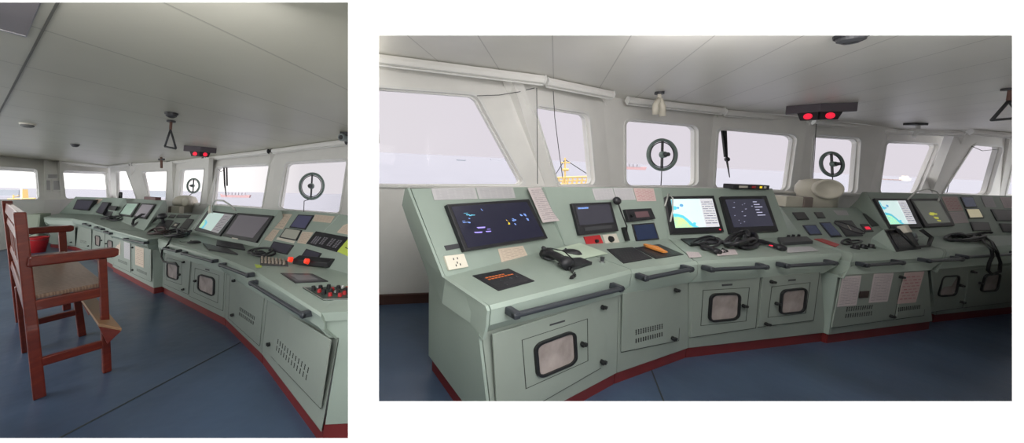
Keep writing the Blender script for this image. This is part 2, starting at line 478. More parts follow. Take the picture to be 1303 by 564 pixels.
glass_m = bpy.data.materials.new('window_glass'); glass_m.use_nodes = True
_t = glass_m.node_tree; _t.nodes.clear()
_tr = _t.nodes.new('ShaderNodeBsdfTransparent'); _gl = _t.nodes.new('ShaderNodeBsdfGlossy'); _mx = _t.nodes.new('ShaderNodeMixShader')
_o = _t.nodes.new('ShaderNodeOutputMaterial')
_tr.inputs[0].default_value = (.97, .97, .98, 1); _gl.inputs['Roughness'].default_value = .05
_mx.inputs[0].default_value = .004; _t.links.new(_tr.outputs[0], _mx.inputs[1]); _t.links.new(_gl.outputs[0], _mx.inputs[2]); _t.links.new(_mx.outputs[0], _o.inputs[0])
pane_m = mat('cabinet_window_pane', (.36, .31, .29), .2, var=.3, vscale=7)

def plank_mat(name, M, ang, pitch, phase, col, col2, seam):
    m = bpy.data.materials.new(name); m.use_nodes = True; t = m.node_tree; b = t.nodes['Principled BSDF']
    g = t.nodes.new('ShaderNodeNewGeometry'); R = (MR @ M.transposed())
    d = R @ V((math.cos(ang), math.sin(ang), 0))          # across the planks, in the world
    o = EYEP
    dt = t.nodes.new('ShaderNodeVectorMath'); dt.operation = 'DOT_PRODUCT'; dt.inputs[1].default_value = d
    t.links.new(g.outputs['Position'], dt.inputs[0])
    a = t.nodes.new('ShaderNodeMath'); a.operation = 'SUBTRACT'; a.inputs[1].default_value = phase + (o.dot(d) - V((0, 0, EYE)).dot(V((math.cos(ang), math.sin(ang), 0))))
    t.links.new(dt.outputs['Value'], a.inputs[0])
    q = t.nodes.new('ShaderNodeMath'); q.operation = 'DIVIDE'; q.inputs[1].default_value = pitch; t.links.new(a.outputs[0], q.inputs[0])
    f = t.nodes.new('ShaderNodeMath'); f.operation = 'FRACT'; t.links.new(q.outputs[0], f.inputs[0])
    r = ramp(t, [(0, seam), (.022, col), (.5, col2), (.985, col)]); t.links.new(f.outputs[0], r.inputs[0])
    n = t.nodes.new('ShaderNodeTexNoise'); n.inputs['Scale'].default_value = 1.2; n.inputs['Detail'].default_value = 4; t.links.new(g.outputs['Position'], n.inputs[0])
    x = t.nodes.new('ShaderNodeMix'); x.data_type = 'RGBA'; x.blend_type = 'MULTIPLY'; x.inputs[0].default_value = 1
    r2 = ramp(t, [(.3, (.92, .92, .92)), (.7, (1, 1, 1))]); t.links.new(n.outputs['Fac'], r2.inputs[0])
    t.links.new(r.outputs[0], x.inputs[6]); t.links.new(r2.outputs[0], x.inputs[7]); t.links.new(x.outputs[2], b.inputs['Base Color'])
    b.inputs['Roughness'].default_value = .38
    return m
def deck_mat(name, col):
    m = bpy.data.materials.new(name); m.use_nodes = True; t = m.node_tree; b = t.nodes['Principled BSDF']
    c = t.nodes.new('ShaderNodeTexCoord'); n = t.nodes.new('ShaderNodeTexNoise'); n.inputs['Scale'].default_value = 1.5; n.inputs['Detail'].default_value = 8
    t.links.new(c.outputs['Object'], n.inputs[0]); r = ramp(t, [(.35, tuple(x * .8 for x in col)), (.65, tuple(x * 1.15 for x in col))])
    t.links.new(n.outputs['Fac'], r.inputs[0]); t.links.new(r.outputs[0], b.inputs['Base Color'])
    n2 = t.nodes.new('ShaderNodeTexNoise'); n2.inputs['Scale'].default_value = 5; t.links.new(c.outputs['Object'], n2.inputs[0])
    bp = t.nodes.new('ShaderNodeBump'); bp.inputs['Strength'].default_value = .25; bp.inputs['Distance'].default_value = .02
    t.links.new(n2.outputs['Fac'], bp.inputs['Height']); t.links.new(bp.outputs[0], b.inputs['Normal'])
    b.inputs['Roughness'].default_value = .30
    return m
deck = deck_mat('blue_deck_paint', (.055, .085, .14))
sea_m = mat('hazy_sea', (.19, .192, .22), .9, var=.04, vscale=.05)

def struct(g, name, m, **k):
    return meta(g.make(name, m, **k), kind='structure')
def poly_z(pts, z, dz): return G().prism([V((x, y, z)) for x, y in pts], (0, 0, dz))

def clear_view(M, pl, c, R_, label, motor_side=-1):
    """clear-view screen: spinning disc ring on the window with a centre motor on a vertical bar"""
    CUR['M'] = M
    p = px(*c, plane=off(pl, .05)); n = (pl[1] * .25 - (MR.transposed() @ V((0, 0, 0)) + M @ V((0, 1, 0))) * .75).normalized(); up = (V((0, 0, 1)) - n * n.z).normalized(); ex = up.cross(n)
    R = R_ * (M.transposed() @ (p - EYEP)).y / FP
    t = thing('clear_view_screen', p, label, 'clear view screen')
    t_ = mat('rim_grey_green', (.20, .26, .24), .5)
    G().torus(p, n, R, R * .105, 40, 8).make('rim', t_, t, smooth=True)
    G().torus(p, n, R * .84, R * .035, 40, 6).make('inner_rim', dgrey, t, smooth=True)
    G().box(p - n * .0, up * R * .9, ex * R * .05, n * .012).make('support_bar', dgrey, t)
    mo = G().disc(p, n, R * .24, .05, 20, R * .2).make('motor', t_, t)
    G().disc(p + n * .05 + ex * R * .02, n, R * .15, .05, 16, R * .13).make('motor_cap', dgrey, t)
    return t, p, up, ex, R

# ================================================================== RIGHT-HAND WHEELHOUSE
CUR['M'] = MR
# ---- white wall standing in for the blank border round the two views
def frame_pt(x, y, d): return EYEP + MR @ (cam_dir(x, y) * d)
def border_wall():
    xs = [-1500, -60, 443, 482, 1288, 2600]; ys = [-700, 3, 45, 511, 558, 915]
    g = G()
    hole = lambda i, j: (i == 1 and 1 <= j <= 3) or (i == 3 and j == 2)
    vid = {}
    def vert(i, j, back):
        k = (i, j, back)
        if k not in vid:
            x, y = xs[i], ys[j]
            if back:
                e = 2
                if i in (1,) and 1 <= j <= 4: x -= e
                if i == 2 and 1 <= j <= 4: x += e
                if i == 3 and 2 <= j <= 3: x -= e
                if i == 4 and 2 <= j <= 3: x += e
                if j == 1 and i in (1, 2): y -= e
                if j == 4 and i in (1, 2): y += e
                if j == 2 and i in (3, 4): y -= e
                if j == 3 and i in (3, 4): y += e
            p = frame_pt(x, y, .8 if not back else .815); vid[k] = len(g.v); g.v.append(V(p)); g.uv.append((0, 0))
        return vid[k]
    for i in range(5):
        for j in range(5):
            if hole(i, j): continue
            c = [(i, j), (i + 1, j), (i + 1, j + 1), (i, j + 1)]
            g.f.append([vert(*q, False) for q in c]); g.f.append([vert(*q, True) for q in c][::-1])
            for (di, dj), (p, q) in {(0, -1): (0, 1), (1, 0): (1, 2), (0, 1): (2, 3), (-1, 0): (3, 0)}.items():
                a, b = i + di, j + dj
                if a < 0 or b < 0 or a > 4 or b > 4 or hole(a, b):
                    g.f.append([vert(*c[p], False), vert(*c[q], False), vert(*c[q], True), vert(*c[p], True)])
    return meta(mesh('wall_blank_border', [MR @ MR.transposed() @ v for v in g.v], g.f, galwhite, world=True), kind='structure')
border_wall()

# ---- shell
struct(poly_z([(-.04, .84), (2.2, .84), (13, 5.0), (13, 7.5), (5, 6.2), (2.6, 5.0), (-.40, 3.5)], -.03, .03), 'floor', deck)
struct(poly_z([(-.15, .84), (2.2, .84), (14, 3.0), (14, 7.6), (5, 6.6), (2.6, 5.2), (-.53, 3.6)], 2.36, .04), 'ceiling',
       plank_mat('ceiling_panels_white', MR, math.atan2(-.42, .91), .512, -.60, (.80, .785, .735), (.81, .795, .745), (.42, .41, .38)))
# partition between the two rooms
pw = [(453, .82), (473, .82), (473, 3.3), (453, 5.0)]
struct(G().loft([[frame_pt(x, PY + 1.52 / d * FP, d) for x, d in pw], [frame_pt(x, PY - .93 / d * FP, d) for x, d in pw]]), 'wall_left', white)

facR = []
def fR(i, BL, BR, TR, TL, hole, **k):
    pl, Q = wall_facet('wall_front_facet', MR, BL, BR, TR, TL, hole, wn='window_%d' % i, **k); facR.append(pl); return pl
c = [((468, 235), (468, 72)), ((694, 237), (650, 96)), ((777, 236), (766, 122)), ((900, 238), (909, 141)), ((1016, 243), (1027, 152)),
     ((1106, 246), (1127, 163)), ((1186, 246), (1217, 166)), ((1272, 249), (1286, 171)), ((1345, 253), (1352, 178))]
hR = [[(462, 110), (606, 121), (668, 235), (462, 236)], [(679, 134), (749, 145), (757, 235), (711, 237)], [(796, 152), (888, 160), (888, 237), (796, 237)],
      [(914, 163), (1014, 172), (1004, 244), (909, 241)], [(1036, 172), (1095, 176), (1090, 247), (1031, 246)], [(1128, 180), (1195, 183), (1169, 247), (1118, 247)],
      [(1239, 184), (1276, 187), (1258, 249), (1198, 248)], [(1294, 190), (1330, 192), (1325, 252), (1280, 250)]]
for i in range(8):
    fR(i + 1, c[i][0], c[i + 1][0], c[i + 1][1], c[i][1], hR[i], rr=.10 if i else .06)
# pillars over the facet joints, header band
def pillar(M, b, t, w, name='trim_pillar', zs=1.10, zc=2.36, dep=.05, push=.02):
    CUR['M'] = M
    p, q = px(*b, z=zs), px(*t, z=zc)
    out = V((p.x, p.y, 0)).normalized(); e = V((-out.y, out.x, 0))
    r0 = [p + e * w - out * push, p - e * w - out * push, p - e * w + out * dep, p + e * w + out * dep]
    w2 = w * .9
    r1 = [q + e * w2 - out * push, q - e * w2 - out * push, q - e * w2 + out * dep, q + e * w2 + out * dep]
    return struct(G().loft([r0, r1]), name, white, bevel=.008)
for k, wd in ((1, .12), (2, .05), (3, .06), (4, .05), (5, .06), (6, .11), (7, .05)):
    pillar(MR, c[k][0], c[k][1], wd)
# skirting board under the first window
a, b = px(470, 387, z=0), px(560, 383, z=0)
nn = V((0, -1, 0))
struct(G().prism([a, b, b + V((0, 0, .09)), a + V((0, 0, .09))], nn * .03 ), 'baseboard_left', mat('brown_skirting', (.07, .028, .02), .5))
# sill shelf
pa = [px(x, y, z=1.11) for x, y in ((468, 238), (694, 240), (777, 239), (900, 241), (1016, 246), (1106, 249), (1186, 249), (1272, 252), (1345, 256))]
for i in range(8):
    A, B = pa[i], pa[i + 1]; nn = V((B.y - A.y, A.x - B.x, 0)).normalized()
    if nn.dot(A) > 0: nn = -nn
    struct(G().prism([A, B, B + nn * .06, A + nn * .06], (0, 0, .03)), 'trim_sill', white, bevel=.006)

# ---- roller blind boxes along the ceiling
def blind(M, p, q, label, r=.035, zc=2.36):
    CUR['M'] = M
    a, b = px(*p, z=zc - .05), px(*q, z=zc - .05); d = (b - a).normalized(); n = V((d.y, -d.x, 0))
    if n.dot(a) > 0: n = -n
    a += n * .09; b += n * .09
    t = thing('roller_blind', (a + b) / 2, label, 'roller blind', 'roller blinds above the windows')
    prof = [V((0, 0, .045)), n * .03 + V((0, 0, .04)), n * .042 + V((0, 0, 0)), n * .03 - V((0, 0, .035)), V((0, 0, -.045)), -n * .03]
    G().loft([[a + p_ for p_ in prof], [b + p_ for p_ in prof]]).make('cassette', white, t, bevel=.004)
    for e, s in ((a, -1), (b, 1)):
        G().prism([e + p_ * 1.15 for p_ in prof], d * s * .015).make('end_cap', dgrey if M is ML else frame_w, t)
    G().tube([a - V((0, 0, .055)), b - V((0, 0, .055))], .009, 6).make('hem_bar', frame_w, t)
    return t
for p, q, l in (((466, 77), (684, 104), 'long white roller blind case above the big left window of the right-hand view'),
                ((687, 106), (769, 122), 'short white roller blind case above the narrow window with the yellow mast'),
                ((791, 129), (910, 142), 'white roller blind case above the window with the nearer round clear view screen, right-hand view'),
                ((914, 144), (1018, 154), 'white roller blind case above the window with the hanging wiper, right-hand view'),
                ((1024, 155), (1127, 167), 'white roller blind case behind the red lamp housing, right-hand view'),
                ((1130, 168), (1216, 170), 'white roller blind case above the window with the cargo ship'),
                ((1222, 168), (1300, 175), 'white roller blind case at the right edge of the right-hand view')):
    blind(MR, p, q, l)

# ---- sea and what floats on it
struct(G().prism([V((-.9, 8, -14)), V((20, 8, -14)), V((22000, 8000, -14)), V((-900, 8000, -14))], (0, 0, -.5)), 'trim_sea', sea_m)
def ship(M, x, y, wpx, D, hull, label, kind, h=6):
    CUR['M'] = M
    v = M @ cam_dir(x, y); u = v / v.y; p = EYEP + u * D; z0 = -14
    W = wpx / FP * D; rt_ = V((1, 0, 0)); fd = V((0, 1, 0)); B = W * .09
    p = V((p.x, p.y, z0)); t = thing('ship', p, label, 'ship')
    hl = [p - rt_ * W * .5 + V((0, 0, h * 1.15)), p - rt_ * W * .46 - V((0, 0, 0)), p + rt_ * W * .47, p + rt_ * W * .5 + V((0, 0, h)), p + rt_ * W * .3 + V((0, 0, h * .85)), p - rt_ * W * .4 + V((0, 0, h * .85))]
    G().prism(hl, fd * B).make('hull', hull, t)
    if kind == 'cargo':
        G().prism([p + rt_ * W * a + V((0, 0, h * b)) for a, b in ((.2, .85), (.2, 2.2), (.26, 2.2), (.26, 2.7), (.33, 2.7), (.36, 1.9), (.42, 1.9), (.42, .85))], fd * B).make('superstructure', cream, t)
        g = G()
        for k in range(4): g.prism([p + rt_ * W * (-.38 + .14 * k) + V((0, 0, h * .8)), p + rt_ * W * (-.38 + .14 * k) + V((0, 0, h * 1.25)), p + rt_ * W * (-.28 + .14 * k) + V((0, 0, h * 1.25)), p + rt_ * W * (-.28 + .14 * k) + V((0, 0, h * .8))], fd * B * .8)
        g.make('hatch_covers', mat('hatch_brown', (.32, .25, .24), .7), t)
    elif kind == 'barge':
        g = G()
        for k in range(7): g.prism([p + rt_ * W * (-.42 + .11 * k) + V((0, 0, h * .8)), p + rt_ * W * (-.41 + .11 * k) + V((0, 0, h * 1.9)), p + rt_ * W * (-.34 + .11 * k) + V((0, 0, h * 1.8)), p + rt_ * W * (-.33 + .11 * k) + V((0, 0, h * .8))], fd * B)
        g.make('deck_cargo', mat('far_grey_cargo', (.34, .33, .36), .8), t)
    return t
hz_red = mat('hazy_red_hull', (.40, .25, .25), .7); hz_grey = mat('hazy_grey_hull', (.34, .34, .38), .8); hz_blk = mat('hazy_dark_hull', (.2, .22, .25), .8)
ship(MR, 587, 200, 12, 900, hz_blk, 'tiny dark boat on the hazy sea in the big left window', 'plain', 3.5)
ship(MR, 637, 202, 26, 1400, hz_grey, 'long low grey ship near the right side of the big left window', 'plain', 5)
ship(MR, 800, 213, 46, 800, hz_red, 'red hulled ship cut by the left edge of the window with the nearer round screen', 'barge', 8)
ship(MR, 1142, 224, 42, 700, hz_grey, 'pale grey cargo ship with cream superstructure at its stern', 'cargo', 6)
# yellow deck crane outside window 2
CUR['M'] = MR
yel = mat('yellow_crane_paint', (.60, .42, .16), .5)
p = px(720, 236, d=9.0); t = thing('deck_crane', V((p.x, p.y, -14)), 'yellow deck crane and railing outside the narrow second window', 'crane')
def fpt(x, y, d=9.0): return px(x, y, d=d)
G().tube([V((p.x, p.y, -14)), fpt(719, 260), fpt(719, 201)], .025, 6).tube([fpt(714, 207), fpt(725, 207)], .02, 6).tube([fpt(716, 216), fpt(723, 216)], .04, 6).make('mast', yel, t)
g = G().tube([fpt(690, 227), fpt(775, 224)], .03, 6).tube([fpt(690, 231), fpt(775, 229)], .02, 6).tube([fpt(690, 236), fpt(775, 235)], .05, 6)
for k in range(14): g.tube([fpt(690 + 6 * k, 241), fpt(693 + 6 * k, 227)], .03, 5)
g.make('lattice_boom', yel, t)
G().tube([fpt(719, 203), fpt(762, 231)], .012, 5).tube([fpt(719, 203), fpt(700, 233)], .012, 5).make('stay_wire', dgrey, t)

# ---- console sections
ST = dict(
 S0=dict(base=(625, 576), ft=(613, 421), lip=(620, 388), dk=(566, 353), pt=(522, 240), rear=(.209, 2.059, 0)),
 S1=dict(base=(781, 489), ft=(788, 374), lip=(801, 342), dk=(718, 312), pt=(691, 238)),
 S2=dict(base=(872, 455.5), ft=(877, 358), lip=(884, 331.5), dk=(851, 304.5), pt=(842, 239)),
 S3=dict(base=(1046, 434.5), ft=(1046, 346.8), lip=(1070, 321), dk=(1007, 303), pt=(983, 240)),
 E0=dict(base=(1052, 437), ft=(1068, 349), lip=(1083, 321), dk=(1023, 304), pt=(994.5, 264)),
 E1=dict(base=(1182, 419), ft=(1182, 343), lip=(1197, 316), dk=(1135, 302), pt=(1114, 264.8)),
 F0=dict(base=(1187, 410.4), ft=(1186, 342), lip=(1200, 316.5), dk=(1137, 302), pt=(1103, 244.5), rear=(6.05, 4.45, 0)),
 F3=dict(base=(1310, 396.5), ft=(1310, 331.5), lip=(1310, 309), dk=(1310, 299), pt=(1310, 250)))
uA = console_unit('bridge_console', MR, ST['S0'], ST['S1'], 'green console section with wide dark monitor and free end panel, leftmost in right-hand view', ends=(0,))
uB = console_unit('bridge_console', MR, ST['S1'], ST['S2'], 'green console section with perforated door below the hand microphone, right-hand view')
uC = console_unit('bridge_console', MR, ST['S2'], ST['S3'], 'green console section with two windowed doors under the chart and radar monitors, right-hand view')
uE = console_unit('bridge_console', MR, ST['E0'], ST['E1'], 'green centre console section with low gauge panel and papers taped to its doors, right-hand view', ends=(0,), ztop=1.0)
uF = console_unit('bridge_console', MR, ST['F0'], ST['F3'], 'green console section at the right edge of the right-hand view, darkest of its row', ends=(0,))
door(uA, [(626, 425.5), (775, 379.5), (773.5, 464), (633, 545)], [(664, 433), (748, 405.5), (748.6, 459.5), (669, 495.5)],
     [(678, 438), (730.6, 419), (733, 461), (682, 482.6)], [(740, 437.4), (765.3, 390.6), (765, 460)], tag=[(700, 413), (719, 407.5), (719, 409.5), (700, 415)])
door(uB, [(792.6, 374), (868.6, 359.5), (864, 434), (790.7, 449)], None, None, [(858.7, 369), (855, 430)],
     [[(808, 420), (844, 411.7), (844, 418.5), (808, 427)], [(808, 431.8), (843.8, 422.6), (843.8, 427.9), (808, 437)]])
door(uC, [(884, 357), (968, 352), (962, 418), (877.5, 430.5)], [(894.5, 369.5), (954, 366), (949.6, 409), (891.5, 415)],
     [(902.5, 373.5), (941, 372), (939, 406), (900, 410)], [(945, 389)], tag=[(919, 362), (932, 361), (932, 363.5), (919, 364.5)])
door(uC, [(970.5, 352), (1043.5, 347), (1035.5, 408), (964.6, 417)], [(982, 365), (1031.4, 359.5), (1025.6, 399), (977, 404.5)],
     [(993, 368.8), (1025.5, 365.5), (1022, 397), (990, 400.3)], [(980.7, 358.4), (987, 386), (973.8, 412)], tag=[(1004, 356), (1013, 355.3), (1012.5, 357.5), (1003.5, 358)])
door(uE, [(1071, 351), (1149, 346), (1138, 407), (1058, 418)], None, None, [(1144.7, 352.3), (1132.5, 402)],
     [[(1077, 391), (1111.7, 388), (1110, 393), (1076, 397)], [(1075.5, 400), (1110.6, 396), (1110, 401.5), (1074.5, 405)]])
door(uE, [(1151, 346), (1181, 344), (1176, 402), (1140, 407)], None, None, [], [[(1142.5, 391.5), (1172, 388), (1171, 393), (1142, 397)]])
door(uF, [(1188, 346), (1231, 342), (1225, 392), (1184, 398)], None, [(1196.8, 350.5), (1220, 349.5), (1214.5, 375.7), (1191, 377.5)], [(1220.9, 363), (1222, 384)])
door(uF, [(1233, 342), (1290, 338), (1286, 385), (1227, 392)], None, [(1252, 349), (1272, 347.5), (1267, 370), (1245.7, 371.5)], [(1245.7, 360), (1236, 345.5)])
grab_bar(uA, (653, 402), (792, 367), '')
grab_bar(uB, (819, 355), (881, 342.5), '')
grab_bar(uC, (903, 343.5), (977, 340), '')
grab_bar(uC, (999, 338.8), (1064, 335), '')
grab_bar(uE, (1101, 338), (1150, 334.5), '')
grab_bar(uF, (1181, 332.5), (1225, 330), '')
grab_bar(uF, (1229, 327.5), (1300, 323), '')
# unseen bulkhead added on the right to shade doors and deck
CUR['M'] = MR
va = MR @ cam_dir(1345, 240); pa_ = [(va.x / va.y * .86, .86), (va.x / va.y * 5.9, 5.9)]
struct(G().prism([V((x, y, 0)) for x, y in pa_] + [V((pa_[1][0], pa_[1][1], 2.36)), V((pa_[0][0], pa_[0][1], 2.36))], (.1, -.02, 0)), 'wall_light_block', white)

a, b = px(827, 466, z=.001), px(848, 520, z=.001); e = (b - a).normalized().cross(V((0, 0, 1))) * .004
struct(G().prism([a - e, b - e, b + e, a + e], (0, 0, .002)), 'trim_deck_seam', seamc)
A_, B_, C_, E_, F_ = (uA['panel'], uB['panel'], uC['panel'], uE['panel'], uF['panel'])
def rect(x0, y0, x1, y1): return [(x0, y0), (x1, y0), (x1, y1), (x0, y1)]
# ---- section A
chart_off = mat('wide_screen_glass', (.012, .012, .02), .10, var=0, emit=(.012, .012, .028), es=1)
m_ = monitor('wide_monitor', [(568.8, 260), (673.3, 253.2), (697.5, 303.2), (592, 319.8)], [(574, 263), (670, 257), (692.5, 300.5), (595.5, 315.5)], A_,
             'wide dark monitor with blue and yellow glints, nearest on the right-hand console', .035, ms=chart_off)
blu = mat('lit_pale_blue', (.1, .2, .4), .4, emit=(.16, .24, .55), es=1, var=.6, vscale=60)
cyn = mat('glint_cyan', (.1, .4, .5), .4, emit=(.10, .36, .50), es=1, var=0)
yl = mat('lit_yellow', (.6, .45, .03), .4, emit=(.75, .55, .03), es=1, var=0)
vio = mat('glint_violet', (.2, .15, .5), .4, emit=(.35, .30, .85), es=1, var=0)
scr = m_.children[1] if len(m_.children) > 1 else None
def glints(scr_obj, q_px, pl, lift, blobs):
    q = quad(q_px, off(pl, lift))
    for nm, u, v, w_, h_, mm in blobs:
        g = G(); rr = random.Random(int(u * 999 + v * 77))
        for k in range(5):
            a, b = u + w_ * rr.uniform(-.5, .4), v + h_ * rr.uniform(-.5, .4); c_, d_ = w_ * rr.uniform(.15, .5), h_ * rr.uniform(.1, .35)
            g.prism([bil(q, a, b), bil(q, a + c_, b + .3 * d_), bil(q, a + c_ * .9, b + d_), bil(q, a + .1 * c_, b + d_ * .8)], -pl[1] * .001)
        g.make(nm, mm, scr_obj)
glints(m_.children[1], [(574, 263), (670, 257), (692.5, 300.5), (595.5, 315.5)], A_, .0375,  # reflections on the unlit screen, painted as small glowing patches
       [('painted_glint', .12, .22, .14, .10, cyn), ('painted_glint', .10, .36, .10, .12, blu), ('painted_glint', .20, .62, .22, .14, vio),
        ('painted_glint', .57, .50, .05, .14, yl), ('painted_glint', .85, .42, .10, .30, blu), ('painted_glint', .33, .12, .02, .08, blu), ('painted_glint', .68, .5, .06, .2, blu)])
sheet('paper_sheet', [(548.5, 239.8), (604, 238.6), (607.7, 253.3), (552.5, 255)], A_, paper, 'left of the two flat papers above the wide dark monitor', 'paper')
sheet('paper_sheet', [(605.5, 238.6), (652.3, 237.8), (656, 252.4), (609.4, 253.3)], A_, paper, 'right of the two flat papers above the wide dark monitor', 'paper')
sheet('paper_sheet', [(671.2, 239), (707, 237.5), (728.5, 279), (690.5, 283.6)], A_, paper_w, 'tall printed paper taped right of the wide dark monitor', 'paper', lift=.035)
sheet('paper_note', [(633.3, 317), (665.2, 312.9), (673.3, 329.4), (638.7, 336)], A_, paper_cream, 'small cream printed note under the wide dark monitor', 'paper')
sheet('name_plate', [(565, 313), (584, 310), (587, 315.5), (568, 319)], A_, dgrey, 'small grey label strip above the cream power socket', 'label plate', th=.003)
# socket
q = quad([(565.5, 325.8), (590.5, 322.8), (596.5, 339.5), (571.8, 344)], off(A_, .016)); n = A_[1]
t = thing('power_socket', sum(q, V()) / 4 - n * .016, 'cream wall type power socket plate low on the left console panel', 'socket')
G().prism(q, -n * .016).make('face_plate', mat('socket_cream', (.78, .73, .62), .35, var=0), t, bevel=.003)
g = G()
for u, v in ((.38, .30), (.58, .28), (.5, .58), (.40, .76), (.62, .74)):
    c0 = bil(q, u, v); ex = (q[1] - q[0]).normalized(); g.box(c0 + n * .0005, ex * .0035, n.cross(ex) * .006, n * .0006)
g.make('socket_slots', gasket, t)
def desk_panel(name, pts, pl, m, label, cat='control panel', th=.006, frame=True, group=None):
    q = quad(pts, off(pl, th)); n = pl[1]; t = thing(name, sum(q, V()) / 4 - n * th, label, cat, group)
    G().prism(q, -n * (th - .0005)).make('bezel', black, t, bevel=.002)
    qi = inset(q, .06, .08); G().prism([p + n * .0012 for p in qi], -n * .001).make('face', m, t)
    return t, q
t, q = desk_panel('alarm_panel', [(601, 350.5), (647, 341.5), (680.3, 357.2), (634.2, 369.5)], uA['desk'], gauge_dark, 'black alarm panel with amber legends on the desk nearest the free end, right-hand view')
qi = inset(q, .1, .16)
g = G(); n = uA['desk'][1]
for r_, v in enumerate((.18, .34)):
    for k in range(8):
        if r_ == 0 and k > 5: continue
        a, b = .06 + k * .11, .06 + k * .11 + .08
        g.prism([bil(qi, a, v) + n * .0025, bil(qi, b, v) + n * .0025, bil(qi, b, v + .07) + n * .0025, bil(qi, a, v + .07) + n * .0025], -n * .001)
g.make('amber_legends', mat('amber_legend', (.5, .13, .03), .4, emit=(.35, .08, .02), es=.6, var=0), t)
for u, v in ((.35, .62), (.62, .6), (.3, .85), (.8, .6)): G().disc(bil(q, u, v), n, .008, .006, 10).make('push_button', dgrey, t)
# headset / handset with coiled cord beside it
def handset(name, a, b, pl, label, h=.03, w_=.022, m=black, cat='telephone handset', cord=None):
    p, q_ = px(*a, plane=off(pl, .012)), px(*b, plane=off(pl, .012)); n = pl[1]; L_ = (q_ - p).length; d = (q_ - p).normalized(); e = n.cross(d)
    t = thing(name, (p + q_) / 2 - n * .012, label, cat)
    rings = []
    for k in range(13):
        s_ = k / 12; hh = h * (.75 + .5 * math.sin(math.pi * s_)); ww = w_ * (1.15 if s_ < .22 or s_ > .78 else .75)
        c0 = p + d * L_ * s_ + n * (hh * .75 - .008); th = h * (.5 if .22 < s_ < .78 else .75)
        rings.append([c0 + e * ww * math.cos(2 * math.pi * j / 12) + n * th * math.sin(2 * math.pi * j / 12) for j in range(12)])
    G().loft(rings).make('grip', m, t, smooth=True)
    G().disc(p + d * w_, n, w_ * .9, .012, 14).make('earpiece', dgrey, t); G().disc(q_ - d * w_, n, w_ * .9, .012, 14).make('mouthpiece', dgrey, t)
    if cord:
        pts = [px(x, y, plane=off(pl, .012 + z)) for x, y, z in cord]; cp = []
        for k in range(len(pts) - 1):
            for j in range(12): cp.append(lerp(pts[k], pts[k + 1], j / 12))
        G().tube([c0 + n * .009 * math.sin(i * 1.9) + e * .009 * math.cos(i * 1.9) for i, c0 in enumerate(cp)], .0035, 5).make('coiled_cord', gasket, t)
    return t
handset('telephone_handset', (693, 326), (724, 342), uA['desk'], 'black telephone handset lying by the green mouse mat', .052, .042, cord=[(724, 342, 0), (732, 349, 0), (726, 354, 0), (733, 351, 0)])
sheet('handset_cradle', [(712, 333), (738, 331), (753, 337), (727, 345)], uA['desk'], black, 'flat black cradle under the handset cord, beside the mouse mat', 'handset cradle', th=.02, lift=.0)
# small gooseneck microphone
CUR['M'] = MR
p = px(733, 334, plane=uA['desk']); tip = px(692, 316, plane=off(uA['desk'], .09)); n = uA['desk'][1]
t = thing('gooseneck_microphone', p, 'thin gooseneck microphone reaching over the handset near the note', 'microphone')
G().tube([p, lerp(p, tip, .4) + n * .04, lerp(p, tip, .8) + n * .02, tip], .004, 8).make('gooseneck', gasket, t, smooth=True)
G().lathe(tip, (tip - p), [(.001, -.018), (.012, -.012), (.015, 0), (.011, .012), (.001, .018)], 12).make('microphone_head', black, t, smooth=True)
G().disc(p, n, .02, .008, 14).make('base', black, t)
sheet('mouse_mat', [(699.8, 319.5), (738, 309.5), (773.6, 323), (733, 331.5)], uA['desk'], mat('mouse_mat_pale_green', (.52, .62, .50), .7), 'pale green mouse mat on the left console desk', 'mouse mat', th=.003, lift=.004)
def mouse(c, pl, a, L_, W_, label, m=black):
    n = pl[1]; p = px(*c, plane=off(pl, .004)); d = a.normalized(); e = n.cross(d)
    t = thing('computer_mouse', p, label, 'computer mouse')
    rings = []
    for k in range(9):
        s_ = -1 + k / 4; r = math.sqrt(max(.02, 1 - s_ * s_ * .97)); z = .030 * r * (1 - .25 * s_)
        rings.append([p + d * L_ / 2 * s_ + e * W_ / 2 * r * math.cos(math.pi * j / 8) + n * z * math.sin(math.pi * j / 8) for j in range(9)])
    G().loft(rings).make('shell', m, t, smooth=True)
    G().disc(p + d * L_ * .28 + n * .022 - e * .004, e, .008, .008, 12).make('scroll_wheel', dgrey, t)
    G().tube([p + d * L_ * .5 + n * .006, p + d * L_ * .9 + n * .004 + e * .03, p + d * L_ * 1.4 + n * .004 - e * .01], .003, 6).make('cable', gasket, t)
mouse((727, 322), uA['desk'], V((-1, .5, 0)), .14, .085, 'black computer mouse on the pale green mat')
n = uB['desk'][1]; p = px(766, 334, plane=uA['desk'])
t = thing('toggle_switch', p, 'single small round switch at the front edge near the mouse mat', 'switch'); G().disc(p, n, .018, .01, 14).make('collar', chrome, t); G().disc(p + n * .01, n, .011, .028, 12, .014).make('knob', dgrey, t)
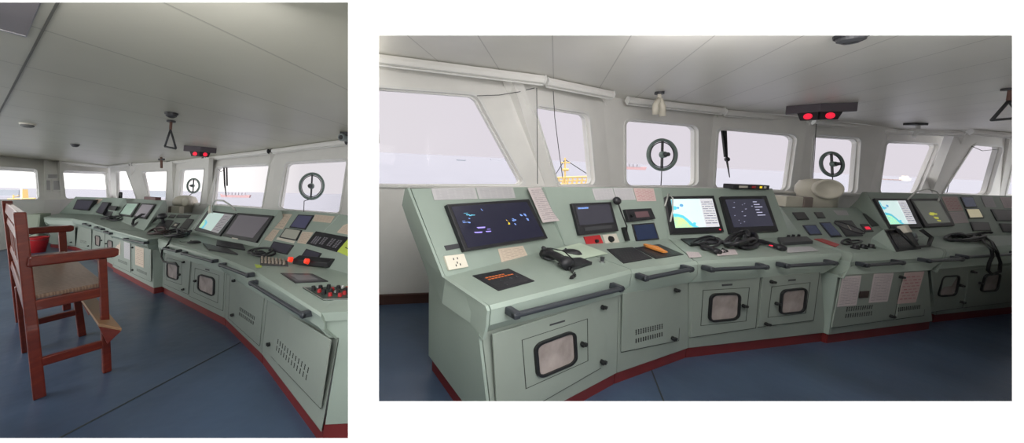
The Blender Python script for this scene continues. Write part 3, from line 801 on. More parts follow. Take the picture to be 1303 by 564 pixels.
# ---- section B
monitor('small_monitor', [(727.6, 259), (777.8, 257), (787.7, 294), (738, 299.6)], [(732, 262), (775, 260), (781, 283), (738, 287)], B_, 'small square dark screen unit above the red panel, right-hand view', .03,
        content=[('button_strip', [(.1, 1.12), (.9, 1.12), (.9, 1.3), (.1, 1.3)], dgrey), ('status_text', [(.05, .1), (.35, .1), (.35, .18), (.05, .18)], blu)])
def knob_panel(name, pts, pl, m, label, knobs, km=black, cat='control panel', kr=.016, kh=.018, bezel=None):
    q = quad(pts, off(pl, .008)); n = pl[1]; t = thing(name, sum(q, V()) / 4 - n * .008, label, cat)
    G().prism(q, -n * .0075).make('face_plate', m, t, bevel=.0015)
    for u, v in knobs:
        kb = G().disc(bil(q, u, v), n, kr, kh, 14, kr * .8).make('knob', km, t)
    return t, q
knob_panel('fire_alarm_panel', [(743, 301.5), (763.6, 299), (769.3, 313), (748.5, 316)], B_, redpl, 'red panel with black round button under the small square screen', [(.62, .5)], gasket)
knob_panel('selector_panel', [(766.5, 299), (784.3, 297.3), (789.5, 310.7), (772, 313.3)], B_, mat('ivory_plate', (.62, .58, .5), .5), 'ivory plate with black selector beside the red panel', [(.45, .45)], gasket, kr=.028)
sheet('paper_sheet', [(753, 240.2), (779, 239.2), (783.5, 254), (757.5, 255)], B_, paper, 'leftmost paper of the row above the hand microphone', 'paper')
sheet('paper_sheet', [(780, 239.2), (804.5, 239), (809, 254.4), (784.5, 255)], B_, paper, 'middle paper of the row above the hand microphone', 'paper')
sheet('paper_sheet', [(805.5, 239.4), (831.5, 239.8), (835, 256), (810.5, 256.4)], B_, paper_pink, 'pink printed paper above the radio set, right-hand view', 'paper')
# radio with mic
t, q = desk_panel('radio_set', [(795.7, 266.5), (828.8, 265), (834.5, 278.5), (800.5, 282.5)], B_, gauge_dark, 'black radio transceiver above the blue keypad, right-hand view', 'radio', th=.03)
G().prism([bil(q, .3, .25) + B_[1] * .002, bil(q, .8, .25) + B_[1] * .002, bil(q, .8, .75) + B_[1] * .002, bil(q, .3, .75) + B_[1] * .002], -B_[1] * .001).make('display', mat('radio_lcd', (.16, .09, .10), .3), t)
G().disc(bil(q, .14, .55), B_[1], .014, .018, 12).make('tuning_knob', gasket, t)
desk_panel('keypad_panel', [(804.2, 285.5), (832.5, 283.3), (839.3, 304.5), (810, 307.9)], B_, blue_scr, 'dark blue keypad panel under the radio transceiver, right-hand view', th=.008)
n = B_[1]; pb = px(797, 303, plane=B_); pt_ = px(785.5, 255.5, plane=off(B_, .06))
t = thing('hand_microphone', pb, 'black hand microphone upright on a stalk in front of the panel papers, right-hand view', 'microphone')
G().tube([pb, lerp(pb, pt_, .3) + n * .03, lerp(pb, pt_, .7) + n * .01, pt_], .006, 8).make('stalk', gasket, t, smooth=True)
G().lathe(pt_ - n * .02, n, [(.02, 0), (.034, .004), (.037, .02), (.03, .034), (.012, .04)], 18).make('microphone_head', black, t, smooth=True)
G().box(px(796, 298, plane=off(B_, .018)), uB['run'] * .016, n.cross(uB['run']) * .06, n * .016).make('holder', gasket, t, bevel=.004)
t, q = desk_panel('keyboard', [(772, 317), (804.8, 314.3), (830.3, 328.3), (793.4, 334.8)], uB['desk'], keys, 'black built-in keyboard on the desk under the ivory selector plate', 'keyboard')
t, q = desk_panel('key_console', [(807.6, 315), (838.8, 310.5), (870, 323.5), (834.5, 329)], uB['desk'], keys, 'black key panel with orange handle lying across it', 'control panel')
# orange handled tool
pl = off(uB['desk'], .02); a, b = px(820, 311.5, plane=pl), px(846, 321, plane=pl); n = uB['desk'][1]
t = thing('orange_pen_case', (a + b) / 2 - n * .012, 'orange plastic clip lying across the black key panel', 'clip')
e = n.cross((b - a).normalized())
G().loft([[a + (b - a) * s_ + e * w_ * sx + n * sz for sx, sz in ((-1, -.008), (1, -.008), (1, .01), (-1, .01))] for s_, w_ in ((0, .012), (.25, .03), (.6, .026), (1, .018))]).make('orange_body', orange, t, bevel=.003)
G().tube([a + e * .03, a + e * .07 + (b - a) * .3, b + e * .02], .006, 6).make('clip_wire', orange, t, smooth=True)
# ---- section C: chart display and radar
pale = mat('chart_sea_pale', (.5, .6, .6), .3, emit=(.56, .72, .70), es=1, var=0)
cyan_m = mat('chart_shallow_cyan', (.1, .5, .6), .3, emit=(.08, .46, .62), es=1, var=0)
land_m = mat('chart_land_yellow', (.6, .6, .2), .3, emit=(.66, .60, .20), es=1, var=0)
side_m = uvmat('chart_side_readouts', (.50, .50, .53), (.10, .10, .14), 12, 2, .35, .3, 1.0, .5)
bluecirc = mat('chart_blue', (.1, .3, .5), .3, emit=(.12, .30, .52), es=1, var=0)
def circ(u, v, r, rv=None, k=12): return [(u + r * math.cos(2 * math.pi * i / k), v + (rv or r * 1.3) * math.sin(2 * math.pi * i / k)) for i in range(k)]
chart = [('side_panel', [(.68, 0), (1, 0), (1, 1), (.68, 1)], side_m),
         ('shallow_water', [(0, .52), (.10, .54), (.22, .60), (.32, .74), (.40, .88), (.52, 1), (.0, 1)], cyan_m),
         ('land_area', [(0, .64), (.10, .64), (.20, .70), (.28, .82), (.33, .93), (.40, 1), (.0, 1)], land_m),
         ('shallow_water', circ(.05, .33, .055), cyan_m), ('shallow_water', circ(.13, .33, .03), bluecirc), ('buoy_area', circ(.22, .24, .045), bluecirc), ('shallow_water', circ(.44, .88, .035), cyan_m),
         ('shallow_water', [(0, .04), (.03, .04), (.03, .30), (0, .30)], cyan_m)]
def dash(seed, n_, u0, u1, v0, v1, s=.02):
    r_ = random.Random(seed); out = []
    for k in range(n_):
        u, v = r_.uniform(u0, u1), r_.uniform(v0, v1); w_ = r_.uniform(.4, 1.8) * s; h_ = s * .35
        out.append([(u, v), (u + w_, v - h_ * .3), (u + w_, v + h_), (u, v + h_)])
    return out
def fixed_uv(obj_children): pass
chart_full = [(a_, b_, c_) for a_, b_, c_ in chart] + [('sounding_mark', d_, mat('chart_mark_grey', (.3, .4, .4), .5, emit=(.25, .34, .36), es=1, var=0)) for d_ in dash(3, 7, .2, .62, .3, .6)]
m3 = monitor('chart_monitor', [(847, 250), (908.5, 248.8), (921.8, 295), (855.5, 297.5)], [(853.5, 253.5), (906, 253), (915.5, 288.5), (859.5, 290)], C_,
             'bright electronic chart monitor with yellow land, nearer of the two in the right-hand view', .03, ms=pale, content=chart_full)
G().disc(px(916, 292.3, plane=off(C_, .03)), C_[1], .008, .004, 10).make('power_lamp', redl, m3)
wht = mat('lit_radar_mark', (.4, .4, .5), .4, emit=(.42, .42, .55), es=1, var=0)
m4 = monitor('radar_monitor', [(917.3, 250), (975.5, 249), (991, 294), (930, 297)], [(922.7, 254), (971.8, 253.2), (984.5, 287.5), (934, 289.5)], C_,
             'dark radar monitor right of the bright chart monitor, nearer pair', .03, ms=radar_m,
             content=[('radar_echo', d_, wht) for d_ in dash(8, 12, .06, .6, .1, .9, .03)] + [('readout_line', [(.68, .1 + .1 * k), (.68 + .1 + .05 * (k % 3), .1 + .1 * k), (.68 + .1 + .05 * (k % 3), .125 + .1 * k), (.68, .125 + .1 * k)], wht) for k in range(6)])
# binocular case on top
pl_top = px(932, 241.5, z=uC['S'][0]['pt'].z); a = px(933, 240.5, d=uC['S'][0]['pt'].y * .55 + uC['S'][1]['pt'].y * .45)
b = a + uC['run'] * ((px(982, 241, d=a.y + .10) - a).length)
t = thing('instrument_case', (a + b) / 2, 'low dark box with lit label standing on top of the chart monitor console', 'box')
hgt = V((0, 0, .052)); dn = uC['n'] * .10
G().prism([a, b, b + dn, a + dn], hgt).make('case', black, t, bevel=.006)
for k, (u0, u1, mm) in enumerate(((.15, .38, cream), (.5, .6, redpl), (.72, .78, yl), (.84, .9, cream))):
    G().prism([lerp(a, b, u0) + hgt * .3, lerp(a, b, u1) + hgt * .3, lerp(a, b, u1) + hgt * .75, lerp(a, b, u0) + hgt * .75], -uC['n'] * .003).make('label_patch', mm, t)
# desk C clutter
t, q = desk_panel('keyboard', [(866, 303.5), (913, 301.5), (925, 309), (878, 312)], uC['desk'], keys, 'black keyboard in front of the bright chart monitor, right-hand view', 'keyboard', th=.012)
sheet('paper_sheet', [(873, 320.5), (889, 321.5), (893, 327), (877, 328.5)], uC['desk'], paper_w, 'pinkish sheet at the desk corner beside the black handset, right-hand view', 'paper', lift=.004)
sheet('paper_sheet', [(911, 318.5), (935, 317.5), (939, 324), (913, 326)], uC['desk'], paper_w, 'pinkish sheet behind the cable heap on the chart desk', 'paper', lift=.004)
sheet('paper_sheet', [(1000, 315.5), (1030, 313.5), (1042, 319.5), (1002, 322)], uC['desk'], paper, 'white sheet near the front edge right of the two way radio', 'paper', lift=.004)
sheet('red_folder', [(1035.5, 305), (1046, 304.5), (1068, 312), (1063, 315)], uC['desk'], redpl, 'flat bright red folder on the desk before the low gauge panel', 'folder', th=.008, lift=0)
sheet('control_bar', [(989, 306), (1026, 304.5), (1034, 310.5), (993, 313)], uC['desk'], dgrey, 'long dark grey switch bar left of the red folder', 'switch bar', th=.03, lift=0)
handset('telephone_handset', (895, 316), (914, 322.5), uC['desk'], 'black handset lying in front of the chart monitor keyboard', .03, .03, cord=[(914, 322, 0), (926, 320, 0), (918, 316, 0)])
handset('two_way_radio', (964, 309), (996, 318), uC['desk'], 'black two way radio with a red light right of the cable heap', .034, .034, cat='radio')
G().disc(px(981, 313, plane=off(uC['desk'], .055)), V((0, 0, 1)), .012, .006, 10).make('indicator_lamp', redl, sc.objects['two_way_radio'])
def cable_heap(name, cx, cy, rx, ry, pl, label, turns=5, r=.011, seed=1, h=.05, m=black, cat='cable'):
    rr = random.Random(seed); n = pl[1]; pts = []
    N = turns * 26
    for k in range(N):
        a = 2 * math.pi * k / 26; q_ = .55 + .45 * math.sin(k * .13 + seed)
        p = px(cx + rx * q_ * math.cos(a) + rx * .2 * math.sin(k * .07), cy + ry * q_ * math.sin(a), plane=off(pl, r + .004))
        pts.append(p + n * h * (.5 + .5 * math.sin(k * .37 + seed)) * (k / N))
    return meta(G().tube(pts, r, 6).make(name, m, smooth=True), label, cat)
cable_heap('coiled_cable', 945, 310, 20, 8, uC['desk'], 'black heap of coiled cable in front of the radar monitor, nearer pair', 6, .016, 2, .09)
cable_heap('headphone_cable', 898, 311, 16, 6, uC['desk'], 'loose black cable loops on the keyboard by the bright chart monitor', 3, .010, 5, .05)
for k, (x, y) in enumerate(((1003, 302.5), (1009, 302), (1016, 301.8))):
    n = uC['desk'][1]; p = px(x, y + 1, plane=uC['desk'])
    kb = G().disc(p, n, .018, .012, 14).make('control_knob', gasket, uC['t']); G().disc(p + n * .012, n, .012, .025, 12, .010).make('knob_cap', black, kb)
# ---- section E low panel instruments
for nm, pts, mm, lab in (
    ('digital_gauge', [(1008.3, 270.3), (1023.5, 270), (1030, 279), (1015.2, 279.6)], gauge_dark, 'small dark display at the upper left of the low gauge panel'),
    ('digital_gauge', [(1036, 270), (1046.5, 270), (1051, 277.2), (1041, 277.4)], gauge_dark, 'smallest dark display in the upper row of the low gauge panel'),
    ('digital_gauge', [(1021.5, 286.6), (1038, 286), (1046.6, 298.4), (1030.6, 299)], blue_scr, 'square bluish display at the lower left of the low gauge panel'),
    ('rudder_control', [(1042.8, 283), (1056, 282.4), (1072, 300.8), (1058, 301.5)], blue_scr, 'tall blue lit control unit left of the big dial'),
    ('indicator_unit', [(1094.5, 285.2), (1105, 285), (1112, 294.4), (1101.5, 295)], gauge_dark, 'small unit with a red light right of the big dial'),
    ('switch_unit', [(1098, 271.5), (1108.5, 271.3), (1121, 286.5), (1110, 288)], gauge_dark, 'slanted dark switch panel at the right end of the low gauge panel')):
    t, q = desk_panel(nm, pts, E_, mm, lab, 'instrument', th=.01)
    if nm == 'indicator_unit':
        G().prism([bil(q, .25, .4) + E_[1] * .003, bil(q, .8, .4) + E_[1] * .003, bil(q, .8, .75) + E_[1] * .003, bil(q, .25, .75) + E_[1] * .003], -E_[1] * .002).make('red_lamp', redl, t)
t, q = desk_panel('heading_dial', [(1062.6, 280.4), (1083.8, 280.4), (1098.7, 299.6), (1077.4, 300.4)], E_, gauge_dark, 'big round dial in a square black bezel on the low gauge panel', 'instrument', th=.012)
c0 = bil(q, .5, .5); rr = min((q[1] - q[0]).length, (q[3] - q[0]).length) * .38
G().torus(c0 + E_[1] * .002, E_[1], rr, .006, 32, 6).make('dial_ring', dgrey, t, smooth=True)
G().disc(c0, E_[1], rr * .9, .002, 32).make('dial_face', mat('dial_face_dark', (.03, .03, .035), .2), t)
G().box(c0 + E_[1] * .003, (q[1] - q[0]).normalized() * .004, (q[3] - q[0]).normalized() * rr * .7, E_[1] * .001).make('needle', cream, t)
sheet('paper_sheet', [(1060, 268), (1077, 268), (1080, 274), (1066, 274)], E_, paper, 'pale label above the big round dial', 'paper')
for k, (x, y) in enumerate(((1088, 316.5), (1098, 316), (1108, 315.5))):
    n = uE['desk'][1]; p = px(x, y, plane=uE['desk'])
    kb = G().disc(p, n, .028, .012, 16).make('rotary_knob', gasket, uE['t']); G().disc(p + n * .012, n, .020, .025, 12, .017).make('knob_cap', black, kb)
cable_heap('loose_cable', 1080, 308.5, 14, 3, uE['desk'], 'thin black cable lying under the low gauge panel', 2, .009, 4, .03)
# VHF handset box with pale cheeks
def slanted_box(M, u, cheek, right, label, cheek_m, face_m):
    q = [px(*cheek[0], plane=u['desk'])]
# box: base on desk, cheek shape (front foot, rear foot, top)
pl = uE['desk']; n = pl[1]
f0 = px(1141, 321, plane=pl); r0 = px(1108, 312, plane=pl); run = uE['run']; wdt = px(1173, 317, plane=pl) - f0
r0 = px(1108, 312, plane=pl); tp = px(1125, 292, d=f0.y + .16); tp2 = px(1110, 303, d=r0.y)
loop = [f0, tp, lerp(tp, tp2, .25), tp2, r0]
t = thing('radio_telephone_box', f0 + wdt / 2, 'slanted black radio telephone box with pale green cheek and a curved handset', 'telephone')
G().prism(loop, -wdt.normalized() * .02).make('side_cheek', green, t, bevel=.003)
G().prism(loop, wdt).make('housing', black, t, bevel=.004)
fn = (tp - f0).cross(wdt).normalized(); fn = fn if fn.dot(EYEP - f0) > 0 else -fn
fq = [tp + fn * .004, tp + wdt + fn * .004, f0 + wdt + fn * .004, f0 + fn * .004]
fq = inset(fq, .1, .1); G().prism(fq, -fn * .003).make('key_face', keys, t)
hp = [lerp(fq[0], fq[3], .05) + wdt * .25, lerp(fq[0], fq[3], .0) + wdt * .1 + fn * .04, lerp(fq[0], fq[3], .5) + wdt * .1 + fn * .06, lerp(fq[0], fq[3], 1.0) + wdt * .3 + fn * .05, lerp(fq[0], fq[3], 1.05) + wdt * .9 + fn * .04,
      lerp(fq[0], fq[3], .6) + wdt * 1.25 + fn * .04, lerp(fq[0], fq[3], .1) + wdt * 1.1 + fn * .03]
G().tube(hp, [.016, .014, .012, .011, .012, .014, .016], 8).make('curved_handset', gasket, t, smooth=True)
G().box(lerp(fq[0], fq[1], .55) + fn * .03, wdt * .09, (fq[3] - fq[0]).normalized() * .045, fn * .025).make('white_holder', cream, t, bevel=.006)
# papers on doors
D = uE['door']
sheet('paper_sheet', [(1072, 352), (1096, 350.6), (1089.4, 388.5), (1065, 390.8)], D, paper_w, 'leftmost printed sheet taped on the centre console door, right-hand view', 'paper', lift=.012)
sheet('paper_sheet', [(1112, 348.5), (1137, 347.4), (1129, 383.8), (1105.3, 385.5)], D, paper_w, 'middle printed sheet taped on the centre console door, right-hand view', 'paper', lift=.012)
sheet('paper_sheet', [(1151, 347), (1176, 345.5), (1165, 384.9), (1141.5, 387)], D, paper_pink, 'red and yellow patterned sheet, rightmost on the centre console doors, right-hand view', 'paper', lift=.012)
sheet('door_plate', [(1094, 371), (1105.5, 370.3), (1104, 378.7), (1092.5, 379.3)], D, mat('dark_brown_plate', (.05, .03, .025), .4), 'dark brown plate between the two left sheets on the centre console', 'plate', lift=.012, th=.004)
# ---- section F
m5 = monitor('chart_monitor', [(1112.3, 252.3), (1156.5, 252.6), (1174, 289.3), (1133.6, 290)], [(1117.7, 255.5), (1152, 255.5), (1166, 284.8), (1133, 285.5)], F_,
             'bright electronic chart monitor above the radio telephone box, farther pair', .025, ms=pale, content=chart)
m6 = monitor('radar_monitor', [(1158, 252.8), (1196.4, 252.4), (1215.5, 286.8), (1178, 288.8)], [(1162, 256), (1194, 255.6), (1209.5, 283), (1180.5, 284.6)], F_,
             'grey radar monitor with yellow echoes, farther pair in the right-hand view', .025, ms=mat('radar_green_grey', (.04, .045, .04), .3, emit=(.055, .06, .05), es=1, var=0))
glints(m6.children[1], [(1162, 256), (1194, 255.6), (1209.5, 283), (1180.5, 284.6)], F_, .0275, [('radar_echo', .45, .72, .45, .4, mat('echo_yellow', (.4, .4, .08), .4, emit=(.30, .30, .05), es=1, var=0))] * 2)
for nm, pts, mm, lab, cat in (
    ('paper_sheet', [(1198, 250.4), (1217.7, 250.4), (1226, 268.3), (1206.5, 269)], paper_pink, 'pinkish sheet right of the farther radar monitor, upper of two', 'paper'),
    ('paper_sheet', [(1207, 270), (1226.5, 269.3), (1233, 283.5), (1214.5, 284.5)], paper_w, 'pinkish sheet right of the farther radar monitor, lower of two', 'paper'),
    ('paper_sheet', [(1248, 250.4), (1262, 250.4), (1268, 264), (1254, 264)], paper, 'grey sheet right of the dark blue display near the right edge', 'paper'),
    ('paper_sheet', [(1272, 251), (1300, 251.5), (1300, 265), (1278, 265)], paper_w, 'pale sheet on the console top panel at the very right edge', 'paper')):
    sheet(nm, pts, F_, mm, lab, cat)
for nm, pts, mm, lab in (
    ('display_unit', [(1222, 250.4), (1238, 250.4), (1244, 263.8), (1229, 264.3)], blue_scr, 'dark blue square display right of the farther radar monitor'),
    ('display_unit', [(1228.5, 265.5), (1246, 265.3), (1252.5, 277.5), (1234, 278)], mat('lit_beige_lcd', (.4, .36, .25), .4, emit=(.30, .27, .18), es=1, var=0), 'beige lit display in black frame near the right edge'),
    ('display_unit', [(1234.7, 282.3), (1258, 283), (1262, 293.5), (1239, 293.8)], gauge_dark, 'dark display lying below the beige lit one'),
    ('display_unit', [(1261, 266.2), (1300, 267), (1300, 281.5), (1268.7, 281)], gauge_dark, 'wide black switch unit at the right edge, upper row'),
    ('display_unit', [(1272, 284.2), (1300, 285), (1300, 296), (1277, 295)], gauge_dark, 'black display at the right edge, lower row')):
    desk_panel(nm, pts, F_, mm, lab, 'display', th=.01)
cable_heap('headset_cable', 1228, 303, 28, 4, uF['desk'], 'black tangle of headset and cable across the far right desk', 4, .014, 7, .06)
cable_heap('headset', 1160, 305, 8, 5, uF['desk'], 'small dark headset loop beside the radio telephone box', 3, .014, 9, .05, cat='headset')
n = uF['apron'][1]
pts = [px(1252, 301, plane=off(uF['desk'], .03)), px(1262, 308, plane=off(uF['desk'], .02)), px(1268, 320, plane=off(uF['apron'], .10)), px(1273, 334, plane=off(uF['apron'], .09)), px(1272, 346, plane=off(uF['apron'], .07)),
       px(1262, 349, plane=off(uF['apron'], .07)), px(1257, 344, plane=off(uF['apron'], .07)), px(1259, 334, plane=off(uF['apron'], .07)), px(1263, 326, plane=off(uF['apron'], .08)), px(1262, 318, plane=off(uF['apron'], .09)), px(1250, 306, plane=off(uF['desk'], .02))]
meta(G().tube(pts, .011, 6).make('hanging_cable', gasket, smooth=True), 'black cable loop hanging over the grab bar at the far right', 'cable')
# pale cable arch over the farther monitors
pts = [px(1155, 254, plane=off(F_, .03)), px(1166, 244, plane=off(F_, .08)), px(1180, 240.5, plane=off(F_, .12)), px(1192, 244, plane=off(F_, .1)), px(1196, 250, plane=off(F_, .05)), px(1194, 256, plane=off(F_, .045))]
meta(G().tube(pts, .008, 6).make('pale_cable', rope, smooth=True), 'pale cable arching above the farther chart and radar monitors', 'cable')
pts = [px(846, 262, plane=off(C_, .04)), px(851, 247, plane=off(C_, .05)), px(856, 252, plane=off(C_, .05)), px(856, 268, plane=off(C_, .045)), px(853, 282, plane=off(C_, .045))]
meta(G().tube(pts, .007, 6).make('white_cable', rope, smooth=True), 'white cable hanging down the left edge of the nearer chart monitor', 'cable')

# ---- beyond the console
d_ = 4.5
p = px(1038, 262, d=d_); s_ = d_ / FP
t = thing('ventilation_cowl', V((p.x, p.y, .9)), 'cream rounded cowl with a forward facing mouth behind the low gauge panel', 'cowl')
def cyl(c, r0, r1, z0, z1): return [[V((c.x + r * math.cos(a * math.pi / 12), c.y + r * math.sin(a * math.pi / 12), z)) for a in range(24)] for r, z in ((r0, z0), (r1, z1))]
zt = px(1040, 230, d=d_).z
prof = [(.19, .9), (.19, zt - .22), (.215, zt - .17), (.215, zt - .09), (.18, zt - .01), (.10, zt + .02), (.001, zt + .03)]
G().lathe(V((p.x, p.y, 0)), (0, 0, 1), prof, 32).make('dome', cream, t, smooth=True)
md = V((-.60, -.80, .0)).normalized(); mc = V((p.x, p.y, zt - .10)) + md * .30
G().lathe(mc + md * -.25, md, [(.10, 0), (.115, .15), (.135, .26), (.13, .29), (.11, .295), (.10, .27), (.001, .26)], 24).make('mouth', cream, t, smooth=True)
bx = px(1012, 252, d=4.2)
t = thing('junction_box', V((bx.x, bx.y, bx.z - .12)), 'cream box with brown end cap behind the console, left of the cowl', 'box')
G().box(bx + V((-.06, .05, -.05)), V((.14, .02, 0)), V((0, .10, 0)), V((0, 0, .07))).make('case', cream, t, bevel=.01)
G().box(bx + V((.14, .06, -.05)), V((.07, .01, 0)), V((0, .10, 0)), V((0, 0, .07))).make('end_cap', mat('brown_grey_cap', (.25, .20, .18), .5), t, bevel=.01)

# ---- clear view screens, wiper, cords
cvs1, p, up_, ex_, R_ = clear_view(MR, facR[2], (842.5, 197), 19, 'round clear view screen in the red ship window, right-hand view, nearer one')
G().tube([p - up_ * R_, p - up_ * (R_ + .15), px(841, 236, plane=off(facR[2], .03))], .006, 6).make('power_cord', dcord, cvs1)
cvs2, p, up_, ex_, R_ = clear_view(MR, facR[4], (1058.5, 209), 15, 'round clear view screen behind the cream cowl, right-hand view, farther one')
G().tube([p - up_ * R_, px(1060, 240, plane=off(facR[4], .03))], .006, 6).make('power_cord', dcord, cvs2)
t = thing('window_wiper', px(919, 164, plane=off(facR[3], -.08)), 'black window wiper hanging in the middle window, right-hand view', 'wiper')
P_ = lambda x, y: px(x, y, plane=off(facR[3], -.09))
G().tube([P_(919, 164), P_(923, 200)], .022, 6).make('wiper_arm', black, t); G().tube([P_(923, 164), P_(925, 205), P_(928.5, 226)], [.02, .015, .006], 6).make('wiper_blade', gasket, t)
G().disc(P_(924, 203), facR[3][1], .035, .03, 10).make('pivot', dgrey, t)
def cord(pts, pl, r, label, m=dcord, name='cord'):
    return meta(G().tube([px(x, y, plane=pl) for x, y in pts], r, 5).make(name, m, smooth=True), label, 'cord')
cord([(683, 112), (683.5, 170), (684, 234)], off(facR[0], .12), .004, 'thin dark cord hanging down the wide pillar, left of two')
cord([(704, 116), (706, 150), (711, 190), (716, 226)], off(facR[1], .12), .004, 'thin dark cord slanting across the narrow window with the yellow crane')
cord([(607, 122), (635, 121), (660, 117), (680, 112)], off(facR[0], .1), .004, 'thin sagging cable between the big window and the pillar top')
cord([(1038.5, 158), (1037, 190), (1033.5, 240)], off(facR[4], .1), .004, 'thin cord hanging below the red lamp housing, right-hand view')
cord([(1222, 172), (1216, 200), (1205, 245)], off(facR[5], .1), .005, 'thin cord down the slanted pillar near the right edge')
cord([(1236, 186), (1250, 192), (1270, 190)], off(facR[6], .1), .005, 'thin sagging cord across the last slanted window')
# ---- ceiling fittings
def lamp_housing(M, c, wpx, label, zc=2.36):
    """twin red lamp indicator hung from the ceiling"""
    CUR['M'] = M
    p = px(*c, z=zc - .07); D = p.y; dirv = M @ cam_dir(*c); k = (p - EYEP).length / dirv.length / FP
    W = wpx * k; fwd = V((-p.x, -p.y, 0)).normalized(); e = V((-fwd.y, fwd.x, 0))
    t = thing('rudder_indicator_lamps', V((p.x, p.y, zc)), label, 'indicator')
    H = W * .19
    top = [p + e * W * .5 * s + fwd * f for s, f in ((-1, -.03), (-1, -.10), (1, -.10), (1, -.03), (0, .06))]
    G().prism([V((q.x, q.y, zc)) for q in top], (0, 0, -H)).make('housing', mat('mauve_grey_housing', (.10, .085, .10), .5), t, bevel=.004)
    for s in (-1, 1):
        a = p + e * W * .32 * s - fwd * .03; b = p + e * W * .01 * s + fwd * .04
        z1 = zc - H; z0 = z1 - H * .9
        l = [V((a.x, a.y, z1)), V((b.x, b.y, z1)), V((b.x, b.y, z0)), V((lerp(a, b, .18).x, lerp(a, b, .18).y, z0))]
        nn = (l[1] - l[0]).cross(V((0, 0, 1))).normalized(); nn = nn if nn.dot(fwd) > 0 else -nn
        h_ = G().prism(l, -nn * .05).make('lamp_hood', black, t)
        cc = sum(l, V()) / 4
        G().disc(cc + nn * .001, nn, H * .36, .012, 18).make('red_lens', redl, h_)
    return t
redl_b = redl
lamp_housing(MR, (1043, 139), 56, 'dark ceiling indicator box with two glowing red lamps, right-hand view')
def detector(M, c, rpx, label, m1, m2, zc=2.36):
    CUR['M'] = M; p = px(*c, z=zc - .03); k = (p - EYEP).length / (M @ cam_dir(*c)).length / FP; r = rpx * k
    t = thing('smoke_detector', V((p.x, p.y, zc)), label, 'smoke detector')
    G().disc(V((p.x, p.y, zc)), (0, 0, -1), r, .02, 24, r * .95).make('base', m1, t)
    G().lathe(V((p.x, p.y, zc - .02)), (0, 0, -1), [(r * .8, 0), (r * .78, .02), (r * .45, .035), (r * .4, .03), (.001, .03)], 24).make('sensor_head', m2, t)
    return t
detector(MR, (1083, 50), 15, 'dark round smoke detector on the ceiling, top of the right-hand view', black, dgrey)
t = thing('ceiling_hook_lamp', px(838, 118, z=2.36), 'small white spot lamp fitting hanging above the nearer round screen window', 'lamp')
p = px(839, 119, z=2.34); G().disc(V((p.x, p.y, 2.36)), (0, 0, -1), .05, .03, 14).make('base', dgrey, t)
p2 = px(839, 126, d=p.y); p3 = px(834, 146, d=p.y); p4 = px(843, 148, d=p.y)
G().tube([p, p2], .02, 8).make('stem', cream, t)
G().tube([p2, px(834, 134, d=p.y), p3], .035, 8).tube([p2, px(843, 136, d=p.y), p4], .035, 8).make('arm', cream, t, smooth=True)
t = thing('ceiling_bracket_camera', px(1170, 159, z=2.36), 'grey bracket fitting on the ceiling above the cargo ship window', 'bracket')
p = px(1165, 158, z=2.345); G().box(p, V((.12, 0, 0)), V((0, .06, 0)), V((0, 0, .02))).make('mounting_plate', dgrey, t)
G().tube([p + V((.05, 0, -.02)), px(1168, 166, d=p.y), px(1163, 174, d=p.y)], .025, 8).make('arm', frame_w, t); G().box(px(1166, 166, d=p.y), V((.10, 0, 0)), V((0, .03, 0)), V((0, 0, .025))).make('head', frame_w, t)
def triangle_handle(M, top, a, b, label, zc=2.36, tz=None):
    CUR['M'] = M
    p = px(*top, z=zc - .12); D = p.y
    t = thing('triangular_hand_grip', V((p.x, p.y, zc)), label, 'hand grip')
    A, B_2 = px(*a, d=D), px(*b, d=D)
    r_ = .012
    G().tube([p, lerp(p, A, .5), A], r_, 8).tube([A, B_2], r_, 8).tube([B_2, p], r_, 8).make('triangle_ring', dgrey, t, smooth=True)
    G().tube([V((p.x, p.y, zc)), p], .016, 8).make('hanger', mat('rusty_hanger', (.16, .08, .06), .6), t)
    G().disc(V((p.x, p.y, zc)), (0, 0, -1), .05, .02, 14).make('ceiling_plate', dgrey, t)
triangle_handle(MR, (1284, 128), (1262, 153), (1300, 150), 'dark triangular hand grip hanging from the ceiling at the right edge of the right-hand view')

# ================================================================== LEFT-HAND WHEELHOUSE
CUR['M'] = ML
struct(poly_z([(-3.2, .84), (-.15, .84), (-.62, 4.2), (-3.0, 6.5), (-7.5, 9.5), (-12.5, 12.0), (-16, 10), (-13, 7.0)], -.03, .03), 'floor', deck)
a1, a2 = px(82, 46, z=2.36), px(221, 90, z=2.36)
dd = (a2 - a1).normalized(); acr = V((-dd.y, dd.x, 0))
if acr.y < 0: acr = -acr
pit = abs((px(40, 86, z=2.36) - a1).dot(acr)); 
struct(poly_z([(-3.2, .84), (-.15, .84), (-.55, 5.6), (-3.0, 7.4), (-7.5, 10.5), (-12.5, 14.0), (-17, 11.5), (-14, 7.0)], 2.36, .04), 'ceiling',
       plank_mat('ceiling_panels_grey', ML, math.atan2(acr.y, acr.x), pit, a1.dot(acr), (.58, .575, .49), (.59, .585, .50), (.32, .32, .27)))
